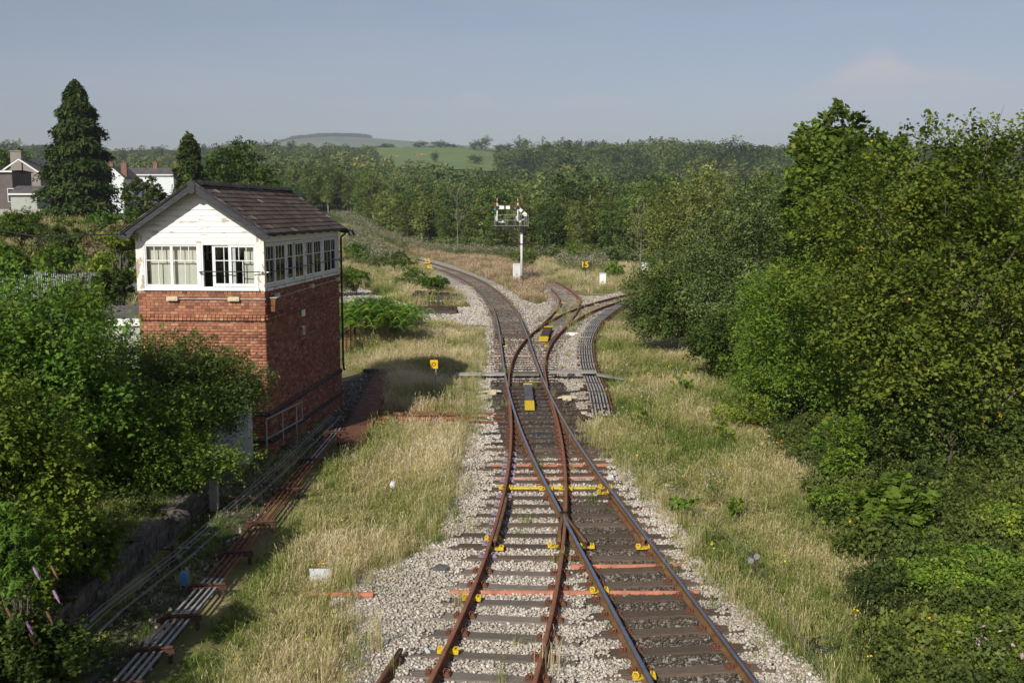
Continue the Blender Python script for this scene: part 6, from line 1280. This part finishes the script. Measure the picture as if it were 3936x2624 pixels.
def grass(name, polys, dens, dry, tall, label, protos=TF, yref=24, fall=1.25, big=1.0, hs=.75, zone=None):
    P = np.concatenate([spread(p, dens, yref=yref, fall=fall) for p in polys])
    P = P[~pip(ROAD, P[:, 0], P[:, 1])]; P = P[~pip(pl_, P[:, 0], P[:, 1])]
    for LN, dd in ((rp, .62), (lp, .42), (np.array([(-4.6, 34.35), (0, 34.35)]), .75), (np.array([tuple(G(1040, 858)[:2]), tuple(G(1180, 858)[:2])]), .6), (np.array([tuple(G(1262, 858)[:2]), tuple(G(1450, 864)[:2])]), .55)):
        D_ = np.full(len(P), 9e9)
        for q0, q1 in zip(LN[:-1], LN[1:]):
            v_ = q1 - q0; t_ = np.clip(((P - q0) @ v_) / (v_ @ v_), 0, 1); D_ = np.minimum(D_, np.linalg.norm(P - q0 - t_[:, None] * v_, axis=1))
        P = P[D_ > dd * rng.uniform(.85, 1.25, len(P))]
    for kx, ky, kr in KEEP: P = P[((P[:, 0] - kx) ** 2 + (P[:, 1] - ky) ** 2 > kr * kr) | (rng.random(len(P)) < .12)]
    x, y = P[:, 0], P[:, 1]; n = len(P)
    a_ = np.sin(x * 1.3 + y * .55 + 1.7 * np.sin(y * .31)) * .5 + np.sin(x * .53 - y * .83 + 2) * .5
    a2 = np.sin(x * .9 + 1.1 * np.sin(y * .4)) * np.sin(y * .37 + x * .3); d_ = np.clip(dry + .2 * a_ + .16 * a2 + rng.normal(0, .13, n), 0, 1); tall_p = tall + .35 * (d_ - dry) * 2
    if protos is TF and 'rods and the siding' in label:
        xr = np.interp(y, lp[:, 1], lp[:, 0]); nr_ = np.exp(-((x - xr - .5) / .75) ** 2); d_ = np.clip(d_ - .34 * nr_, 0, 1); tall_p = tall_p - .6 * nr_
    isT = rng.random(n) < tall_p; pick = np.where(isT, rng.integers(0, 3, n), rng.integers(3, 5, n)) if protos is TF else rng.integers(0, 3, n)
    patch = np.clip(.5 + .5 * np.sin(x * .8 + 1.3 * np.sin(y * .27) + 1) * np.sin(y * .33 + .9 * np.sin(x * .7)) + rng.normal(0, .1, n), 0, 1)
    gone = (rng.random(n) < .55) & (patch < .3); 
    grow = np.clip((y / 24) ** .45, .9, 3.0) * big; sc = rng.uniform(.65, 1.2, n) * grow
    S = np.stack([sc, sc, rng.uniform(.65, 1.2, n) * hs * np.clip(grow, .9, 1.25) * (.5 + .75 * patch)], 1); S[gone] *= .02
    z = np.where((np.abs(y - 20) < 60), -.25, 0) * 0 + hgt(x, y)
    return scatter(name, np.column_stack([P, z + .0]), S, np.stack([rng.normal(0, .12, n), rng.normal(0, .12, n), rng.uniform(0, 6.28, n)], 1), d_, pick, protos, label, 'grass')
ZL = [DP([(360, 1640), (400, 1560), (530, 1400), (640, 1235), (728, 1115), (785, 1040), (840, 1015), (870, 975), (1078, 975), (1062, 1000), (1040, 1060), (1028, 1130), (1008, 1215), (945, 1275), (835, 1310), (730, 1390), (790, 1440), (770, 1568), (640, 1690)])]
grass('grass', ZL, 62, .58, .62, 'straw coloured long grass between the rods and the siding', hs=.58)
ZL2 = [DP([(880, 940), (1055, 940), (1048, 905), (1062, 872), (1080, 850), (1088, 830), (1105, 785), (1112, 752), (1000, 742), (940, 742), (860, 800), (790, 835), (800, 850), (900, 862), (890, 900)])]
grass('grass', ZL2, 58, .6, .6, 'dry grass round the yellow O sign beside the box shadow', hs=.5)
ZR = [DP([(1345, 985), (1400, 1040), (1480, 1110), (1560, 1200), (1640, 1330), (1800, 1470), (1900, 1568), (2030, 1690), (2500, 1690), (2480, 1280), (2150, 1230), (1930, 1110), (1760, 960), (1660, 850), (1600, 815), (1480, 805), (1432, 745), (1390, 735), (1362, 775), (1350, 830), (1372, 900), (1400, 955)])]
grass('grass', ZR, 60, .4, .5, 'long green and straw grass covering the right bank', hs=.5)
ZM = [DP([(790, 660), (1010, 645), (985, 622), (940, 598), (880, 576), (840, 562), (786, 560)]), DP([(850, 672), (950, 702), (1080, 702), (1045, 672), (1005, 645), (900, 650)]), DP([(790, 700), (900, 730), (950, 742), (860, 800), (786, 830), (700, 830), (700, 720)])]
grass('grass', ZM, 26, .5, .75, 'rough grass and weeds on the waste ground inside the curve', fall=1.05, big=1.2, hs=.8)
ZB = [DP([(840, 557), (880, 562), (930, 575), (985, 590), (1040, 605), (1090, 625), (1140, 645), (1175, 664), (1205, 686), (1240, 696), (1255, 680), (1245, 655), (1230, 628), (1150, 600), (1060, 577), (960, 556), (880, 545), (835, 541)])]
grass('grass', ZB, 14, .6, 1, 'tall reddish brown grass between the main line and the wood', TFR, fall=1.0, big=1.2, hs=.62)
grass('grass', ZB, 24, .62, .6, 'straw grass mixed into the brown grass beside the main line', fall=1.0, big=1.2, hs=.7)
ZB2 = [DP([(1255, 650), (1290, 652), (1340, 672), (1400, 672), (1470, 650), (1560, 640), (1560, 610), (1380, 600), (1240, 600), (1235, 628)])]
grass('grass', ZB2, 34, .55, .8, 'dry grass around the far white cabinets', fall=1.0, big=1.2, hs=.75)
ZT = [DP([(1310, 690), (1350, 688), (1300, 735), (1275, 750), (1255, 765), (1240, 760)]), DP([(1380, 700), (1340, 735), (1310, 770), (1300, 760), (1330, 730)])]
grass('grass', ZT, 14, .4, .1, 'short weeds growing between the branch rails', fall=1.0)
# leafy ground cover under the right-hand trees
MT['cover'] = ramp_mat('ground cover leaves', [(0, (.02, .034, .01)), (1, (.34, .33, .06)), (.35, (.07, .1, .022)), (.7, (.15, .19, .036))], source='inst', rough=.6, trans=.25)
CV = [crown_mesh('cover_clump', ell_blobs(0, 0, .28, .5, .5, .3, 8, 400 + k, .4), 900, .056, MT['cover'], 400 + k, .75, .25, per=14) for k in range(4)]
ZC = [DP([(1870, 1130), (1990, 1300), (1960, 1420), (2030, 1568), (2120, 1690), (2560, 1690), (2560, 1080), (2100, 1000), (1900, 1000), (1780, 900), (1700, 840), (1600, 800), (1650, 870), (1780, 1000)]), [(8.6, 33), (11.5, 26), (24, 26), (24, 60), (9, 60)]]
P = np.concatenate([spread(ZC[0], 6.0, yref=24, fall=1.0), spread(ZC[1], 2.2, yref=24, fall=1.0)]); n = len(P); s1 = rng.uniform(.6, 1.5, n); cover_tint = np.clip(.52 + .14 * np.sin(P[:, 0] * 1.7) * np.sin(P[:, 1] * 1.1) + rng.normal(0, .1, n), 0, 1)  # clump leaf tone: wavy patches plus random scatter
scatter('ground_cover', np.column_stack([P, hgt(P[:, 0], P[:, 1])]), np.stack([s1, s1, s1 * rng.uniform(.7, 1.5, n)], 1), np.stack([np.zeros(n), np.zeros(n), rng.uniform(0, 6, n)], 1), cover_tint, rng.integers(0, 4, n), CV, 'nettles and bramble shoots carpeting the ground under the right trees', 'ground cover')
P = spread([(-7.4, 9), (-7.4, 28), (-14, 28), (-14, 9)], 2.5, yref=24, fall=1.0); n = len(P); s1 = rng.uniform(.5, 1.2, n)
scatter('ground_cover', np.column_stack([P, hgt(P[:, 0], P[:, 1])]), s1, np.stack([np.zeros(n), np.zeros(n), rng.uniform(0, 6, n)], 1), np.clip(rng.normal(.4, .12, n), 0, 1), rng.integers(0, 4, n), CV, 'low leafy cover on the old platform under the left bushes', 'ground cover')
P = spread([(-80, 44), (-13, 41), (-13, 110), (-70, 150)], .3, yref=50, fall=.8); n = len(P); s1 = rng.uniform(1.2, 3.2, n)
scatter('ground_cover', np.column_stack([P, hgt(P[:, 0], P[:, 1])]), s1, np.stack([np.zeros(n), np.zeros(n), rng.uniform(0, 6, n)], 1), np.clip(rng.normal(.5, .17, n), 0, 1), rng.integers(0, 4, n), CV, 'scrubby low growth over the left bank', 'ground cover')
# a few tufts in the ballast, and grass on the shaded left bank
P = spread(BAL, 1.5, yref=30, fall=1.0); n = len(P); cl2 = np.sin(P[:, 0] * 2.1 + P[:, 1] * .9) + np.sin(P[:, 1] * 1.7 - P[:, 0]) > .9; P = P[cl2]; n = len(P)
scatter('weeds', np.column_stack([P, np.full(n, -.22)]), rng.uniform(.35, .85, n), np.stack([np.zeros(n), np.zeros(n), rng.uniform(0, 6, n)], 1), np.clip(rng.normal(.4, .25, n), 0, 1), rng.integers(1, 5, n), TF, 'thin weeds poking through the ballast and sleepers', 'weeds')
ZS = [DP([(-100, 1640), (250, 1640), (470, 1400), (600, 1205), (690, 1085), (770, 985), (700, 960), (600, 1020), (480, 1160), (330, 1330), (100, 1560)])]
grass('grass', ZS, 20, .3, .15, 'sparse dark grass in the shaded cess beside the wires', hs=.45)
ZP = [[(-7.45, 9), (-7.45, 26.5), (-11, 28), (-14, 28), (-14, 9)]]
grass('grass', ZP, 34, .28, .2, 'dark green grass on top of the old platform', hs=.5)
ZG = [[(-75, 45), (-14, 45), (-12, 60), (-14, 110), (-60, 150), (-90, 150)]]
grass('grass', ZG, 20, .45, .7, 'rough grass over the left bank below the houses', fall=1.0, big=1.5, hs=1.1)
# balsam: pink flowered stands
MT['balsam'] = ramp_mat('balsam', [(0, (.07, .115, .03)), (1, (.66, .48, .52)), (.6, (.2, .24, .075)), (.75, (.48, .33, .36))], source='rnd', valvar=0, trans=.2)
def balsam(seed):
    r = np.random.default_rng(seed); n = 130; z = r.uniform(.1, 1, n) ** .7; C = np.stack([r.normal(0, .3, n), r.normal(0, .3, n), z * 1.3], 1); V, F = leaf_quads(C, unit(r.normal(size=(n, 3)) + np.array([0, 0, .8])), r.uniform(.08, .16, n), .5, r); A = np.where((z > .72) & (r.random(n) < .25), r.uniform(.7, 1, n), r.uniform(0, .58, n)); return npmesh('balsam_plant', V, F, MT['balsam'], attr=A)
BF = [balsam(k) for k in range(4)]
def flowers(polys, dens, lab, fall=.8):
    P = np.concatenate([spread(p, dens, yref=60, fall=fall) for p in polys]); n = len(P); s = rng.uniform(.8, 1.5, n)
    scatter('flowers', np.column_stack([P, hgt(P[:, 0], P[:, 1])]), s, np.stack([np.zeros(n), np.zeros(n), rng.uniform(0, 6, n)], 1), np.zeros(n), rng.integers(0, 4, n), BF, lab, 'flowers')
flowers([[tuple(p) for p in ((-46, 300), (-28, 228), (-12, 184), (-2, 166), (6, 150), (2, 150), (-8, 160), (-20, 182), (-34, 220), (-50, 290))], DP([(1285, 600), (1390, 606), (1400, 628), (1330, 634), (1280, 622)])], 1.6, 'pink flowering balsam along the edge of the wood'); flowers([DP([(790, 590), (870, 585), (930, 600), (900, 622), (800, 618)]), DP([(800, 570), (860, 572), (880, 585), (800, 590)])], 1.8, 'pink flowering balsam on the bank inside the curve'); flowers([[(-26, 50), (-15, 46), (-14, 56), (-24, 64)]], 1.8, 'pale flowering scrub left of the box')
EP = edge_points(BAL, 1500, .28, 48); EP = EP[~((EP[:, 0] > 1.5) & (EP[:, 1] > 34))]; ne_ = len(EP)
scatter('weeds', np.column_stack([EP, np.full(ne_, -.25)]), rng.uniform(.35, .8, ne_), np.stack([np.zeros(ne_), np.zeros(ne_), rng.uniform(0, 6, ne_)], 1), np.clip(rng.normal(.48, .2, ne_), 0, 1), rng.integers(1, 5, ne_), TF, 'ragged tufts creeping over the edge of the ballast', 'weeds')
MT['ragwort'] = mat('yellow petals', (.7, .5, .02), .7, var=.2); r9 = np.random.default_rng(9)
def ragwort(k):
    C = np.column_stack([r9.normal(0, .05, 9), r9.normal(0, .05, 9), r9.uniform(.35, .5, 9)]); V, F = leaf_quads(C, unit(r9.normal(size=(9, 3)) * .4 + np.array([0, -.3, 1])), np.full(9, .045), 1.0, r9); return npmesh('ragwort_head', V, F, MT['ragwort'])
RG = [ragwort(k) for k in range(2)]; P = np.concatenate([spread(ZR[0], .5, yref=24, fall=.8), spread(ZL[0], .3, yref=24, fall=.8)]); n = len(P)
scatter('flowers', np.column_stack([P, hgt(P[:, 0], P[:, 1])]), rng.uniform(.7, 1.2, n), np.stack([np.zeros(n), np.zeros(n), rng.uniform(0, 6, n)], 1), np.zeros(n), rng.integers(0, 2, n), RG, 'specks of yellow ragwort in the verge grass', 'flowers')
# tall weeds with dull pink heads on the right bank
P = spread(ZR[0], .07, yref=30, fall=.6); n = len(P)
scatter('flowers', np.column_stack([P, hgt(P[:, 0], P[:, 1])]), rng.uniform(.45, .8, n), np.stack([np.zeros(n), np.zeros(n), rng.uniform(0, 6, n)], 1), np.zeros(n), rng.integers(0, 4, n), BF, 'scattered pink headed weeds on the right bank', 'flowers')

# ---------------------------------------------------------------- haze
hm = bpy.data.materials.new('haze'); hm.use_nodes = True; t = hm.node_tree; t.nodes.clear()
pv = N(t, 'ShaderNodeVolumePrincipled'); pv.inputs['Color'].default_value = (.62, .67, .76, 1); pv.inputs['Density'].default_value = 1.6e-4; pv.inputs['Anisotropy'].default_value = 0.0
ho = N(t, 'ShaderNodeOutputMaterial'); t.links.new(pv.outputs[0], ho.inputs['Volume'])
tag(MB().box(-4200, 4200, -80, 7000, -6, 420).build('haze', hm), 'thin blue summer haze over the valley', 'haze', kind='stuff')
